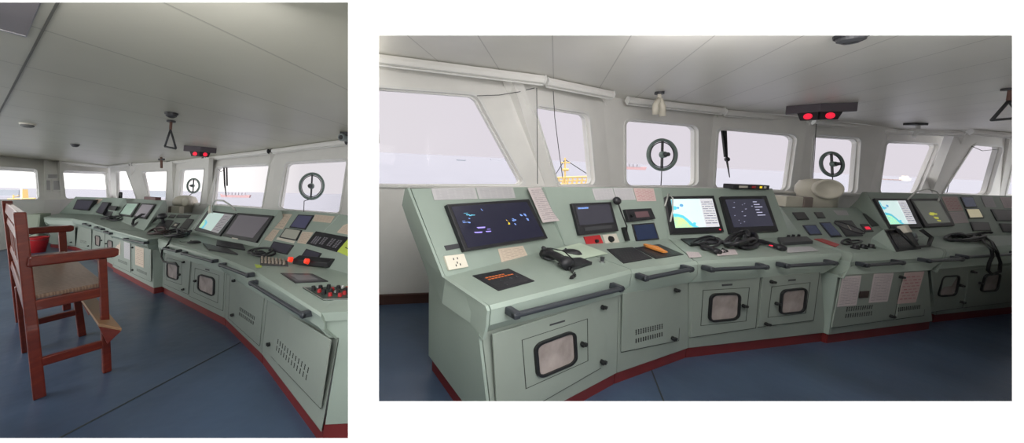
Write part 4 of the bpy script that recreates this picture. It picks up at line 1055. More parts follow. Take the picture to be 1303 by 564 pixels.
# wide dark joint strip and the recessed panel on the ceiling
q = [px(x, y, z=2.352) for x, y in ((73.5, 0), (79.5, 0), (4, 140), (0, 140))]
q = [px(76, -6, z=2.352), px(81, -6, z=2.352), px(-2, 148, z=2.352), px(-4.5, 148, z=2.352)]
struct(G().prism(q, (0, 0, .006)), 'trim_ceiling_joint', mat('dark_joint_strip', (.13, .13, .11), .5))
q = [px(x, y, z=2.35) for x, y in ((-12, -3), (53, -3), (33, 46), (-12, 34))]
t = thing('ceiling_light_panel', sum(q, V()) / 4, 'unlit grey ceiling panel with pale metal edge, top left corner of the left-hand view', 'ceiling panel')
G().prism(q, (0, 0, .008)).make('panel', mat('unlit_panel_mauve', (.27, .25, .26), .4), t)
vs, fs = ringf(q, inset(q, -.03), V((0, 0, .012))); G().add([v - V((0, 0, .003)) for v in vs], fs).make('edge_trim', chrome, t)

facL = []
def fL(i, BL, BR, TR, TL, hole, **k):
    pl, Q = wall_facet('wall_front_facet', ML, BL, BR, TR, TL, hole, wn='window_%d' % (i + 8), **k); facL.append(pl)
l = [((-34, 256), (-34, 195)), ((57, 254.5), (57, 203.5)), ((77, 254), (76, 205)), ((142, 252), (140, 210.5)), ((179, 254), (170, 207.5)), ((220, 256), (219, 206)),
     ((263, 260), (266, 200.5)), ((346, 266), (350, 190.5)), ((449, 274), (449, 178.5))]
hL = [[(-25, 211), (47, 215.5), (50, 254), (-25, 255)], None, [(79.5, 217), (136, 219.5), (139, 252), (83.5, 253.5)], [(147.8, 217.5), (160.5, 217), (174, 254), (148.5, 252.5)],
      [(180.5, 218.3), (213, 217), (211, 257), (188, 255)], [(230, 216), (260.5, 214.6), (255, 261), (226, 259)],
      [(275.5, 212), (343, 208.5), (333, 268), (270, 263)], [(364, 207), (442, 202.3), (432, 273), (354, 265)]]
for i in range(8):
    fL(i + 1, l[i][0], l[i + 1][0], l[i + 1][1], l[i][1], hL[i], rr=.08, fr=True)
for k, wd in ((3, .07), (4, .13), (5, .08), (6, .10), (7, .10)):
    pillar(ML, l[k][0], l[k][1], wd, zs=1.10)
for i in range(8):
    A, B = px(*l[i][0], z=1.12), px(*l[i + 1][0], z=1.12); nn = V((B.y - A.y, A.x - B.x, 0)).normalized()
    if nn.dot(A) > 0: nn = -nn
    struct(G().prism([A, B, B + nn * .06, A + nn * .06], (0, 0, .025)), 'trim_sill', white)
for p, q, lb in (((73, 207), (139, 212.5), 'roller blind case on the far end wall of the left-hand view'),
                 ((142, 212.5), (170, 210), 'shortest roller blind case, in the far corner of the left-hand view'),
                 ((173, 209.5), (217, 208), 'roller blind case above the window with the dark pier, left-hand view'),
                 ((221, 207.5), (263, 203), 'roller blind case behind the red lamps, left-hand view'),
                 ((268, 202.5), (347, 193.5), 'roller blind case above the window with the wiper, left-hand view'),
                 ((352, 193), (446, 181.5), 'roller blind case above the nearest window with the round screen, left-hand view')):
    blind(ML, p, q, lb)
struct(G().prism([V((-30, 12, -14)), V((-1.2, 8, -14)), V((-1400, 8000, -14)), V((-22000, 8000, -14))], (0, 0, -.5)), 'trim_sea', sea_m)
ship(ML, 299, 248, 38, 800, hz_red, 'long reddish barge in the window with the hanging wiper, left-hand view', 'barge', 7)
CUR['M'] = ML
hz_p = mat('hazy_pier', (.26, .28, .31), .8)
def pier(x0, x1, y, D, label):
    a, b = px(x0, y, d=D), px(x1, y, d=D); z = -14
    t = thing('harbour_pier', V(((a.x + b.x) / 2, D, z)), label, 'pier')
    G().prism([V((a.x, D, z)), V((b.x, D, z)), V((b.x, D, a.z + 1.2)), V((a.x, D, a.z + 1.2))], (0, 12, 0)).make('breakwater', hz_p, t)
    G().prism([V((a.x, D - 4, z)), V((b.x, D - 4, z)), V((b.x, D - 4, z + 2)), V((a.x, D - 4, z + 2))], (0, 4, 0)).make('footing', hz_grey, t)
pier(-20, 24, 242, 500, 'dark pier line in the far left window of the left-hand view')
pier(186, 213, 244, 600, 'dark pier line in the window beside the far slanted pillar')
D = 14
pz = px(27.5, 256, d=D)
t = thing('deck_crane', V((pz.x, pz.y, -14)), 'small yellow deck crane outside the leftmost window of the left-hand view', 'crane')
f = lambda x, y: px(x, y, d=D)
G().tube([V((pz.x, pz.y, -14)), f(27.5, 262), f(27.5, 238)], .04, 6).make('mast', cream, t)
G().loft([[f(25.5, 252), f(29.5, 252), f(29.5, 252) + V((0, .2, 0)), f(25.5, 252) + V((0, .2, 0))], [f(26.6, 241), f(28.4, 241), f(28.4, 241) + V((0, .2, 0)), f(26.6, 241) + V((0, .2, 0))]]).make('yellow_housing', yel, t)
g = G().tube([f(10, 253.5), f(45, 252.5)], .03, 5).tube([f(16, 251), f(24, 249)], .02, 5).tube([f(17, 262), f(17, 248)], .03, 5); g.make('railing', yel, t)
# boards on the blank wall
pb = facL[1]
for k, (pts, lab) in enumerate(((((58.5, 228.5), (64, 228.5), (64.5, 243.3), (59, 243.3)), 'left of the two framed notices on the blank far wall'),
                                (((67, 228.5), (77.5, 229), (77.5, 243), (67.5, 243)), 'right of the two framed notices on the blank far wall'),
                                (((60, 221.5), (74, 221.5), (74, 227.3), (60, 227.3)), 'small wide notice above the two framed notices'))):
    q = quad(pts, off(pb, .02)); t = thing('framed_notice', sum(q, V()) / 4 - pb[1] * .02, lab, 'notice')
    vs, fs = ringf(q, inset(q, .08), -pb[1] * .02); G().add(vs, fs).make('frame', frame_w, t); G().prism([p - pb[1] * .004 for p in inset(q, .07)], -pb[1] * .003).make('sheet', paper, t)
# far left low cabinet and red bucket below the windows
a = px(50, 312, z=0)
t = thing('wall_cabinet', px(38, 314, z=0), 'low pale green cabinet against the far wall behind the chair', 'cabinet')
q = [px(30, 316, z=0), px(47, 315, z=0)]; r_ = (q[1] - q[0]); bk = V((-.3, .5, 0))
G().prism([q[0], q[1], q[1] + bk, q[0] + bk], (0, 0, .80)).make('body', mat('pale_green_cabinet', (.42, .48, .38), .5), t, bevel=.01)
G().prism([q[0] + r_ * .08 + V((0, -.012, .08)), q[1] - r_ * .08 + V((0, -.012, .08)), q[1] - r_ * .08 + V((0, -.012, .72)), q[0] + r_ * .08 + V((0, -.012, .72))], (0, .01, 0)).make('door', mat('pale_green_cabinet', (.42, .48, .38), .5), t)
p = px(47, 321, z=0)
t = thing('red_bucket', p, 'round red bucket on the floor seen under the far armrest', 'bucket')
G().lathe(p, (0, 0, 1), [(.13, 0), (.17, .33), (.18, .34), (.16, .34), (.12, .04), (.001, .04)], 24).make('body', redpl, t, smooth=True)
G().torus(p + V((0, 0, .34)), (0.3, -.3, 1), .17, .008, 24, 6).make('handle', dgrey, t)

def deck_seam(a, b, w_=.006):
    p, q = px(*a, z=.001), px(*b, z=.001); e = (q - p).normalized().cross(V((0, 0, 1))) * w_
    struct(G().prism([p - e, q - e, q + e, p + e], (0, 0, .002)), 'trim_deck_seam', seamc)
deck_seam((60, 566), (306, 436))
# ---- console sections, near (right) to far (left)
SL = dict(
 N0=dict(base=(411, 569), ft=(430, 430.5), lip=(410, 399), dk=(455, 352), pt=(455, 277), rear=(-.54, 3.0, 0)),
 N1=dict(base=(334, 463), ft=(340, 380), lip=(326, 344), dk=(379, 331), pt=(432, 272.5)),
 N2=dict(base=(287, 415), ft=(288, 347), lip=(277, 325), dk=(328, 315), pt=(356, 267.5)),
 N3=dict(base=(208, 373), ft=(209, 320.6), lip=(203, 303.5), dk=(243, 297), pt=(266, 261)),
 E1=dict(base=(195.6, 374), ft=(192.7, 315.5), lip=(189, 305), dk=(240, 297), pt=(254, 273.5)),
 E0=dict(base=(144, 345.6), ft=(144, 302), lip=(140, 292), dk=(183, 294), pt=(214, 270.5)),
 C1=dict(base=(146, 344), ft=(145, 301), lip=(141, 291.5), dk=(183, 294), pt=(208.6, 255)),
 C0=dict(base=(118, 328), ft=(117, 291), lip=(113, 282), dk=(140, 276), pt=(158, 252.3)),
 B0=dict(base=(97, 319), ft=(97, 286.5), lip=(92, 278), dk=(112, 272.5), pt=(130, 251.5)),
 A0=dict(base=(64, 314.5), ft=(62, 285), lip=(57, 276.5), dk=(76, 272), pt=(97, 250.5)))
vH = console_unit('bridge_console', ML, SL['N1'], SL['N0'], 'green console section with red knobbed controls, nearest in the left-hand view')
vG = console_unit('bridge_console', ML, SL['N2'], SL['N1'], 'narrow green console section with perforated door, second from the right in the left-hand view')
vF = console_unit('bridge_console', ML, SL['N3'], SL['N2'], 'green console section with two windowed doors under big radar monitor, left-hand view', ends=(0,))
vE = console_unit('bridge_console', ML, SL['E0'], SL['E1'], 'green centre console section with papers taped to its doors, left-hand view', ends=(1,), ztop=1.0)
vC = console_unit('bridge_console', ML, SL['C0'], SL['C1'], 'green console section with the farther monitor pair, left-hand view', ends=(1,))
vB = console_unit('bridge_console', ML, SL['B0'], SL['C0'], 'green console section with a perforated door beyond the armrest, left-hand view')
vA = console_unit('bridge_console', ML, SL['A0'], SL['B0'], 'green console section at the far end with a tilted dark monitor, left-hand view', ends=(0,))
S_ = vH['S'][1]; lipN = S_['lip']; dr_ = px(455, 396, z=.76)
G().prism([lipN + V((0, 0, .004)), dr_, S_['dk'], lerp(lipN, S_['dk'], .5) - vH['run'] * .02], (0, 0, -.05)).make('worktop_end', green, vH['t'])
pe = (S_['base'], V(((dr_ - S_['base']).y, -(dr_ - S_['base']).x, 0)).normalized())
G().prism([px(x, y, plane=pe) for x, y in ((413.5, 541), (431, 430.5), (418, 430.5), (405, 416.5), (409, 403), (417, 397.5), (455, 395), (455, 539))], (dr_ - lipN).cross(V((0, 0, -1))).normalized() * .03).make('end_panel', green, vH['t'], bevel=.003)
G().prism([px(x, y, plane=pe) for x, y in ((412.5, 541), (455, 539), (455, 580), (408.5, 577))], (dr_ - lipN).cross(V((0, 0, -1))).normalized() * .03).make('plinth', redp, vH['t'])
door(vH, [(343, 384), (421, 433), (408, 521), (337, 446)], None, None, [(343.6, 438)], [[(352.4, 430.5), (394.8, 469.7), (393, 477), (351.6, 436.5)], [(351, 439), (392.5, 479), (391, 486), (350, 445)]])
door(vG, [(293, 350), (336, 379), (330, 441), (290, 405)], None, None, [(297, 400.5), (299, 357)], [[(305, 390.5), (324.7, 403.5), (324, 408), (304.3, 395)], [(304, 397), (323.5, 410), (322.6, 414), (303.5, 401)]])
door(vF, [(244, 333), (285.5, 346), (283.5, 396), (240.5, 377)], [(248, 341), (279, 350.5), (277, 386), (246, 372)], [(253, 348.3), (274, 353.6), (273.2, 378), (252, 368.5)], [(249.7, 357.2)], tag=[(261, 342), (266, 343.2), (266, 344.8), (261, 343.6)])
door(vF, [(210, 322), (242.5, 332), (239.4, 375), (208.5, 362)], [(212, 328), (231.5, 333), (231, 363), (211, 356)], [(213, 333.4), (227.7, 336.6), (227.2, 357.2), (213.2, 352.5)], [(229.4, 349.4), (234.7, 333.4), (234, 368)])
door(vE, [(144.5, 303.5), (166, 310), (166, 347), (144.5, 337)], None, None, [], [[(150, 329.5), (162, 334), (162, 338), (150, 333)]])
door(vE, [(168, 310.5), (192, 317.5), (192, 359), (168, 348)], None, None, [(169.3, 315), (169.3, 343.5)], [[(173.5, 341.5), (187, 347), (187, 351), (173.5, 345)]])
door(vC, [(118.5, 292.5), (133, 297), (132.5, 323), (118.5, 317)], None, [(121.7, 299), (128, 300.8), (127.5, 313.8), (122, 312)], [(130, 306)])
door(vC, [(134, 297.5), (145, 301), (144.6, 330), (134, 324)], None, [(137.5, 305), (143.8, 307), (143.5, 321), (137.5, 318.5)], [(135.7, 310)])
door(vB, [(98, 288), (116, 292), (116, 318), (98, 314)], None, None, [(113, 313)], [[(102, 305), (110, 307), (110, 311), (102, 309)]])
door(vA, [(64, 288), (95.5, 289), (95.5, 313), (65, 311)], None, None, [(91, 308)])
for u, a, b in ((vH, (318, 360), (387, 402)), (vG, (279, 337), (316, 351)), (vF, (231, 322.5), (271, 333)), (vF, (208, 316), (225, 320)), (vE, (157, 304.5), (184, 309.5)),
                (vC, (132, 295), (140, 297.5)), (vC, (120, 289.5), (129, 292)), (vB, (105, 285), (114, 287.5))):
    grab_bar(u, a, b, '')

H_, G_, FL_, EL_, CL_, BL_, AL_ = (u['panel'] for u in (vH, vG, vF, vE, vC, vB, vA))
chartL = [('side_panel', [(.66, 0), (1, 0), (1, 1), (.66, 1)], uvmat('chart_side_readouts_dim', (.20, .19, .20), (.07, .06, .07), 12, 2, .35, .3, .8, .5)),
          ('shallow_water', [(0, .5), (.12, .5), (.24, .62), (.24, 1), (.0, 1)], mat('chart_shallow_dim', (.1, .4, .5), .3, emit=(.10, .35, .45), es=1, var=0)),
          ('land_area', [(0, .5), (.10, .55), (.16, .75), (.14, 1), (.0, 1)], mat('chart_land_dim', (.5, .5, .2), .3, emit=(.50, .46, .18), es=1, var=0))]
monitor('chart_monitor', [(264, 268), (300, 271.7), (279, 300.5), (246.5, 293)], [(266.6, 270), (296.5, 273.6), (277.5, 297), (253, 289.5)], FL_,
        'pale electronic chart monitor beside the big radar monitor, left-hand view', .03, ms=mat('chart_sea_dim', (.4, .5, .48), .3, emit=(.28, .36, .33), es=1, var=0), content=chartL)
radL = mat('radar_brownish_glass', (.05, .05, .055), .15, emit=(.075, .065, .075), es=1, var=0)
m_ = monitor('radar_monitor', [(302, 270.8), (347.3, 274.5), (325.3, 308.6), (282.6, 300.3)], [(304, 273.6), (342.5, 277), (321.6, 303), (287.5, 297.5)], FL_,
        'big dark radar monitor, nearest monitor of the left-hand view', .03, ms=radL)
G().prism(quad([(295.5, 302.3), (303, 303.6), (302.5, 304.8), (295, 303.5)], off(FL_, .032)), -FL_[1] * .002).make('badge', cream, m_)
beige = mat('beige_note_paper', (.40, .37, .32), .7)
for nm, pts, pl, mm, lab in (
    ('paper_sheet', [(354, 272), (372, 272.8), (360, 292), (341, 289.4)], G_, paper_cream, 'large beige sheet right of the big radar monitor, upper one'),
    ('paper_sheet', [(340, 291), (356, 293), (346, 307.5), (333, 304.5)], G_, paper_cream, 'beige sheet right of the big radar monitor, lower one'),
    ('paper_sheet', [(401, 273.2), (426, 275.5), (420.7, 284), (397.6, 281.6)], G_, paper_cream, 'wide beige sheet below the nearest window, left-hand view'),
    ('paper_sheet', [(385, 294.9), (399, 296), (388.8, 310.9), (378, 309)], G_, paper_cream, 'narrow beige sheet left of the black switch unit, left-hand view'),
    ('label_strip', [(353.3, 302), (375.5, 307), (374, 310), (351.5, 305)], G_, cream, 'pale label strip below the beige display, left-hand view'),
    ('paper_sheet', [(437, 287), (449, 282), (449, 300), (428.6, 296)], H_, paper_cream, 'pale sheet at the right edge above the black switch unit')):
    sheet(nm, pts, pl, mm, lab, 'paper' if 'paper' in nm else 'label')
for nm, pts, pl, mm, lab in (
    ('display_unit', [(379.5, 273), (399.4, 274), (388, 292.3), (367.8, 289.4)], G_, mat('blue_glass_unit', (.035, .035, .07), .3, emit=(.03, .03, .055), es=1, var=0), 'dark blue display between beige sheets, left-hand view'),
    ('display_unit', [(363.5, 290), (384, 292.8), (377, 306.3), (355, 302)], G_, mat('grey_lcd', (.2, .2, .17), .3, emit=(.12, .12, .10), es=1, var=0), 'display unit with greyish beige screen, left-hand view'),
    ('display_unit', [(348, 307), (373.5, 312), (365, 324), (341, 319)], G_, mat('violet_glass_unit', (.05, .045, .07), .3), 'dark violet display low on the panel, left-hand view'),
    ('display_unit', [(389.5, 316.5), (409, 322.3), (401.5, 333), (382.5, 326.8)], H_, mat('violet_glass_unit', (.05, .045, .07), .3), 'dark display just above the red knobbed control box'),
    ('switch_unit', [(402, 294.3), (444, 302), (428, 320.6), (389.5, 310)], H_, gauge_dark, 'large black switch unit with rows of legends, left-hand view')):
    t, q = desk_panel(nm, pts, pl, mm, lab, 'display' if 'display' in nm else 'control panel', th=.01)
    if nm == 'switch_unit':
        for c_, (u0, v0) in enumerate(((.12, .35), (.12, .62), (.38, .3), (.62, .28), (.8, .3))):
            g = G(); rr = random.Random(c_)
            for k in range(6):
                for j in range(3 if c_ < 2 else 2):
                    if c_ < 2 and k > 3: continue
                    u, v = u0 + j * .07, v0 + k * .09 * (.8 if c_ < 2 else 1); dv = .05
                    if v + dv > .93: continue
                    g.prism([bil(q, u, v) + pl[1] * .003, bil(q, u + .045, v) + pl[1] * .003, bil(q, u + .045, v + dv) + pl[1] * .003, bil(q, u, v + dv) + pl[1] * .003], -pl[1] * .002)
            meta(g.make('key_block', mat('pale_key_legend', (.22, .21, .24), .5), t))
# yellow sign with red triangle
pts = [(444, 303), (451, 304.5), (451, 330), (428.6, 320)]
q = quad(pts, off(H_, .006)); t = thing('warning_sign', sum(q, V()) / 4, 'yellow green notice with red triangle at the right edge of the left-hand view', 'sign')
G().prism(q, -H_[1] * .004).make('plate', mat('acid_yellow', (.50, .62, .10), .5), t)
G().prism([bil(q, .35, .38) + H_[1] * .002, bil(q, .95, .1) + H_[1] * .002, bil(q, .9, .45) + H_[1] * .002], -H_[1] * .001).make('red_triangle', redpl, t)
G().prism([bil(q, .3, .58) + H_[1] * .002, bil(q, .95, .62) + H_[1] * .002, bil(q, .95, .67) + H_[1] * .002, bil(q, .3, .63) + H_[1] * .002], -H_[1] * .001).make('text_line', black, t)
# desk H
dH = vH['desk']
t, q = desk_panel('touch_panel', [(356.7, 347.4), (397.5, 348.2), (417.7, 357.8), (375.5, 359.8)], dH, mat('grey_touch_face', (.09, .09, .10), .35), 'black framed grey panel lying on the nearest desk, left-hand view')
G().prism([p + dH[1] * .002 for p in inset(q, .2, .22)], -dH[1] * .001).make('display', mat('pale_grey_face', (.20, .20, .21), .4), t)
kp = [(.12, .3), (.3, .25), (.5, .2), (.7, .3), (.25, .6), (.45, .55), (.62, .62), (.85, .5), (.4, .85), (.7, .85), (.9, .8)]
t, q = knob_panel('joystick_panel', [(385, 365.5), (446, 364), (450, 380.5), (411, 381)], dH, mat('dark_green_plate', (.04, .06, .05), .4), 'dark plate with red and black knobs at the very front of the left-hand view', kp[:8], gasket, kr=.017, kh=.03)
for k, (u, v) in enumerate(((.2, .45), (.36, .75), (.55, .35), (.78, .65), (.62, .8), (.9, .3))):
    G().disc(bil(q, u, v), dH[1], .015, .02, 12, .012).make('red_button', redpl, t)
for k, (u, v) in enumerate(((.33, .12), (.62, .52), (.8, .18))):
    G().torus(bil(q, u, v) + dH[1] * .008, dH[1], .02, .005, 20, 6).make('chrome_ring', chrome, t)
vs, fs = ringf([p + dH[1] * .001 for p in q], inset([p + dH[1] * .001 for p in q], .03), -dH[1] * .004); G().add(vs, fs).make('steel_edge', chrome, t)
a, b = px(372, 336, plane=off(dH, .01)), px(416, 341, plane=off(dH, .01)); mid = (a + b) / 2; dn = vH['n']
t = thing('thruster_control_box', mid, 'black box with two glowing red knobs behind the touch panel, left-hand view', 'control box')
r_ = (b - a); prof = [V((0, 0, 0)), V((0, 0, .045)), dn * .06 + V((0, 0, .075)), dn * .13 + V((0, 0, .06)), dn * .13]
G().loft([[a + p for p in prof], [b + p for p in prof]]).make('housing', black, t, bevel=.006)
for u in (.08, .56):
    c0 = lerp(a, b, u) + V((0, 0, .045)) - dn * .03
    kb = G().disc(c0 - dn * .0, (-dn + V((0, 0, .3))), .026, .035, 16, .022).make('red_knob', mat('red_lit_knob', (.7, .04, .02), .35, emit=(.55, .03, .01), es=1, var=0), t)
# chrome knob plate
dG = vG['desk']
t, q = knob_panel('knob_plate', [(331, 326.5), (366, 332), (367, 338.5), (331, 337)], dG, dgrey, 'grey plate crowded with pale metal knobs on the narrow desk, left-hand view', [], None)
for k in range(14):
    u, v = (.08 + .13 * (k % 7)), (.3 if k < 7 else .75); c0 = bil(q, u, v)
    kb = G().disc(c0, dG[1], .014, .03, 10, .011).make('metal_knob', mat('worn_bronze_knob', (.42, .36, .30), .35, .6), t)
sheet('yellow_label', [(324, 336.5), (333, 337.5), (333, 340.5), (326, 341)], dG, mat('acid_yellow', (.50, .62, .10), .5), 'small yellow green label at the desk corner beside the knob plate', 'label')
cable_heap('dark_handset_lead', 330, 322, 20, 5, dG, 'dark leads spread behind the knob plate, left-hand view', 3, .012, 8, .04)
dF = vF['desk']
t, q = desk_panel('keyboard', [(276, 305.5), (309, 310.5), (312, 317), (275, 311.5)], dF, keys, 'long dark keyboard in front of the big radar monitor, left-hand view', 'keyboard', th=.02)
t, q = desk_panel('keyboard', [(258, 309), (290, 316), (303, 323), (266, 317)], dF, keys, 'dark keyboard at the front edge below the chart monitor, left-hand view', 'keyboard', th=.018)
mouse((247, 309), dF, V((-1, .3, 0)), .2, .13, 'dark computer mouse left of the keyboards, left-hand view')
pts = [px(270, 271, plane=off(FL_, .04)), px(269, 262, plane=off(FL_, .12)), px(274, 255, plane=off(FL_, .2)), px(284, 255.5, plane=off(FL_, .2)), px(293, 261, plane=off(FL_, .12)), px(300, 268, plane=off(FL_, .05))]
meta(G().tube(pts, .012, 6).make('pale_cable', rope, smooth=True), 'pale cable arching over the chart monitor, left-hand view', 'cable')
meta(G().tube([px(268.5, 262, plane=off(FL_, .06)), px(267.5, 271, plane=off(FL_, .04))], .03, 8).make('white_plug', cream, smooth=True), 'white plug hanging at the corner of the chart monitor, left-hand view', 'plug')
# centre section, left-hand view
dE = vE['desk']
for nm, pts, mm, lab in (
    ('digital_gauge', [(217.5, 273), (224, 273.5), (221, 277), (214, 276)], gauge_dark, 'small gauge at the left of the low panel, left-hand view'),
    ('digital_gauge', [(226.5, 272.8), (243, 273.6), (240, 277), (224, 276.3)], gauge_dark, 'long dark strip gauge on the low panel, left-hand view'),
    ('throttle_unit', [(207, 279), (221, 280.5), (214, 291), (198, 288.5)], gauge_dark, 'dark throttle panel on the low centre section, left-hand view'),
    ('indicator_unit', [(223, 283), (229, 284), (224, 290), (217, 288.5)], gauge_dark, 'small unit with a white light on the low panel, left-hand view'),
    ('switch_unit', [(238, 278), (247, 279.3), (238, 292), (228, 290)], gauge_dark, 'slanted dark switch panel right of the white light, left-hand view')):
    t, q = desk_panel(nm, pts, EL_, mm, lab, 'instrument', th=.012)
    if nm == 'indicator_unit': G().prism([p + EL_[1] * .003 for p in inset(q, .3)], -EL_[1] * .002).make('lamp', cream, t)
p = px(208, 284, plane=off(EL_, .01)); t = thing('throttle_lever', p, 'fat black lever head on the throttle panel, left-hand view', 'lever')
G().tube([p, p + EL_[1] * .10], .025, 8).make('stem', black, t); G().lathe(p + EL_[1] * .08, EL_[1], [(.03, 0), (.07, .02), (.075, .06), (.05, .09), (.001, .10)], 16).make('lever_head', black, t, smooth=True)
cable_heap('loose_cable', 203, 296, 16, 3, dE, 'brown black cable heap along the centre desk, left-hand view', 4, .016, 3, .07, mat('brown_black_cable', (.05, .03, .03), .5))
cable_heap('headset_cable', 228, 298.5, 16, 4, dE, 'black headset tangle where the centre desk meets the next section, left-hand view', 4, .018, 6, .08)
n = vF['apron'][1]; ap = off(vF['apron'], .06)
pts = [px(218, 302, plane=off(dF, .03)), px(214, 311, plane=ap), px(206.5, 318, plane=ap), px(205.3, 327, plane=ap), px(208, 333, plane=ap), px(214, 334.5, plane=ap), px(223, 335, plane=ap), px(227, 340, plane=ap)]
meta(G().tube(pts, .012, 6).make('hanging_cable', gasket, smooth=True), 'black cable hanging in a loop over the door beside the centre section, left-hand view', 'cable')
D = vE['door']
sheet('paper_sheet', [(145.8, 304), (153.3, 306), (152.7, 325), (145.8, 322)], D, paper_cream, 'leftmost cream sheet taped on the centre console, left-hand view', 'paper', lift=.013)
sheet('paper_sheet', [(157.8, 307.5), (165.5, 309.8), (165.5, 331), (158, 328)], D, paper, 'middle greyish sheet taped on the centre console, left-hand view', 'paper', lift=.013)
sheet('paper_sheet', [(172, 313), (183, 316.5), (183, 341), (172.2, 336.8)], D, paper_cream, 'tall cream sheet, rightmost on the centre console, left-hand view', 'paper', lift=.013)
# farther monitors and panels
monitor('chart_monitor', [(161, 257.5), (177.5, 258), (166.5, 275.7), (150.5, 273.3)], [(162, 259), (175.3, 259.3), (165.5, 273.8), (152.8, 272)], CL_, 'greenish chart monitor, left one of the farther pair, left-hand view', .03,
        ms=mat('chart_far_green', (.2, .3, .25), .3, emit=(.16, .22, .18), es=1, var=.2, vscale=3))
monitor('radar_monitor', [(180, 258.7), (197.5, 259.8), (185, 278.2), (169, 275.9)], [(181, 260.3), (195.3, 261.2), (184, 276.3), (171.3, 274.4)], CL_, 'grey radar monitor, right one of the farther pair, left-hand view', .03,
        ms=mat('radar_far_grey', (.15, .14, .15), .3, emit=(.11, .10, .115), es=1, var=0))
desk_panel('radio_set', [(139, 261.5), (149, 262.5), (146, 268), (136, 266.5)], BL_, gauge_dark, 'black radio on the far console section, left-hand view', 'radio', th=.03)
desk_panel('keypad_panel', [(135, 268.5), (144, 269.5), (140, 276), (131, 274.5)], BL_, gauge_dark, 'dark keypad under the far radio, left-hand view', 'control panel')
desk_panel('small_monitor', [(130.5, 257), (139, 257.5), (130, 273), (121.5, 270.5)], BL_, mat('violet_glass_unit', (.05, .045, .07), .3), 'narrow dark screen right of the tilted far monitor', 'monitor', th=.06)
monitor('wide_monitor', [(98, 254), (119.4, 255), (112, 268.3), (92.3, 266.5)], [(99, 255), (118, 256), (111.3, 267), (93.8, 265.5)], AL_, 'tilted dark wide monitor at the far end of the left-hand console', .14)
sheet('paper_note', [(91, 267.5), (109, 269.2), (108, 273.2), (88, 271.5)], AL_, paper_cream, 'cream note below the far tilted monitor', 'paper')
sheet('paper_sheet', [(122, 252.8), (131, 253), (126, 261), (118, 261)], AL_, paper_cream, 'small pale sheet between the far monitors, left-hand view', 'paper')
a = px(193, 254.6, d=vC['S'][1]['pt'].y * 1.0 + .1); e = vC['run']
t = thing('instrument_case', a, 'flat reddish case lying on the console top beside the far window pillar', 'box')
L2 = 1.0
G().prism([a - e * L2 * .5, a + e * L2 * .2, a + e * L2 * .2 + vC['n'] * .1, a - e * L2 * .5 + vC['n'] * .1], V((0, 0, .06))).make('case', mat('brown_red_case', (.12, .05, .05), .5), t, bevel=.008)
p = px(153, 252.5, d=vC['S'][0]['pt'].y); t = thing('headset', p, 'black headset standing on the console top, left-hand view', 'headset')
for s in (-1, 1):
    c0 = p + e * .10 * s; G().tube([c0 + V((0, 0, -.02)), c0 + V((0, 0, .12)), c0 + e * .03 * -s + V((0, 0, .17)), c0 + e * .06 * -s + V((0, 0, .05))], .022, 8).make('ear_cup', black, t, smooth=True)
# telephone box of the far section
pl = vC['desk']; f0 = px(182.5, 292, plane=pl); r_ = vC['run']; dep = vC['n'] * .30
tp = f0 + dep * .8 + V((0, 0, .2)); w3 = -r_ * .75
loop = [f0, tp, tp + dep * .2, f0 + dep * 1.3 + V((0, 0, .05)), f0 + dep * 1.3]
t = thing('radio_telephone_box', f0 + w3 / 2, 'slanted black radio telephone box below the farther monitors, left-hand view', 'telephone')
G().prism(loop, r_ * .02).make('side_cheek', green, t); G().prism(loop, w3).make('housing', black, t)
fn = (tp - f0).cross(w3).normalized(); fn = fn if fn.dot(EYEP - f0) > 0 else -fn
fq = inset([tp + w3 + fn * .004, tp + fn * .004, f0 + fn * .004, f0 + w3 + fn * .004], .1, .1); G().prism(fq, -fn * .003).make('key_face', keys, t)
G().tube([lerp(fq[0], fq[3], .0) + fn * .03, lerp(fq[0], fq[3], .1) - r_ * .08 + fn * .06, lerp(fq[0], fq[3], .7) - r_ * .08 + fn * .06, lerp(fq[3], fq[2], .1) + fn * .04], .022, 8).make('curved_handset', gasket, t, smooth=True)
cable_heap('coiled_cable', 143, 279, 14, 2, vC['desk'], 'dark cable heap on the desk of the farther section, left-hand view', 4, .016, 11, .07)
# cowl
d_ = 8.0; p = px(235.5, 262, d=d_); k = d_ / FP
t = thing('ventilation_cowl', V((p.x, p.y, .9)), 'white domed cowl behind the centre console, left-hand view', 'cowl')
zt = px(235.5, 250, d=d_).z; R_ = 13.5 * k
G().lathe(V((p.x, p.y, 0)), (0, 0, 1), [(R_ * .62, .9), (R_ * .62, zt - .25), (R_ * .95, zt - .22), (R_, zt - .12), (R_ * .8, zt - .02), (R_ * .4, zt + .02), (.001, zt + .03)], 32).make('dome', cream, t, smooth=True)
mc = px(237, 257, d=d_ - R_); G().lathe(mc + V((0, .1, 0)), (-.1, -1, 0), [(.10, 0), (.11, .12), (.08, .13), (.001, .12)], 20).make('mouth', cream, t, smooth=True)
p = px(226, 268, d=7.6); t = thing('junction_box', p, 'small brown ended box left of the white cowl, left-hand view', 'box')
G().box(p, V((.1, 0, 0)), V((0, .08, 0)), V((0, 0, .10))).make('case', cream, t, bevel=.01); G().box(p + V((-.13, 0, 0)), V((.035, 0, 0)), V((0, .08, 0)), V((0, 0, .1))).make('end_cap', mat('brown_grey_cap', (.25, .20, .18), .5), t)
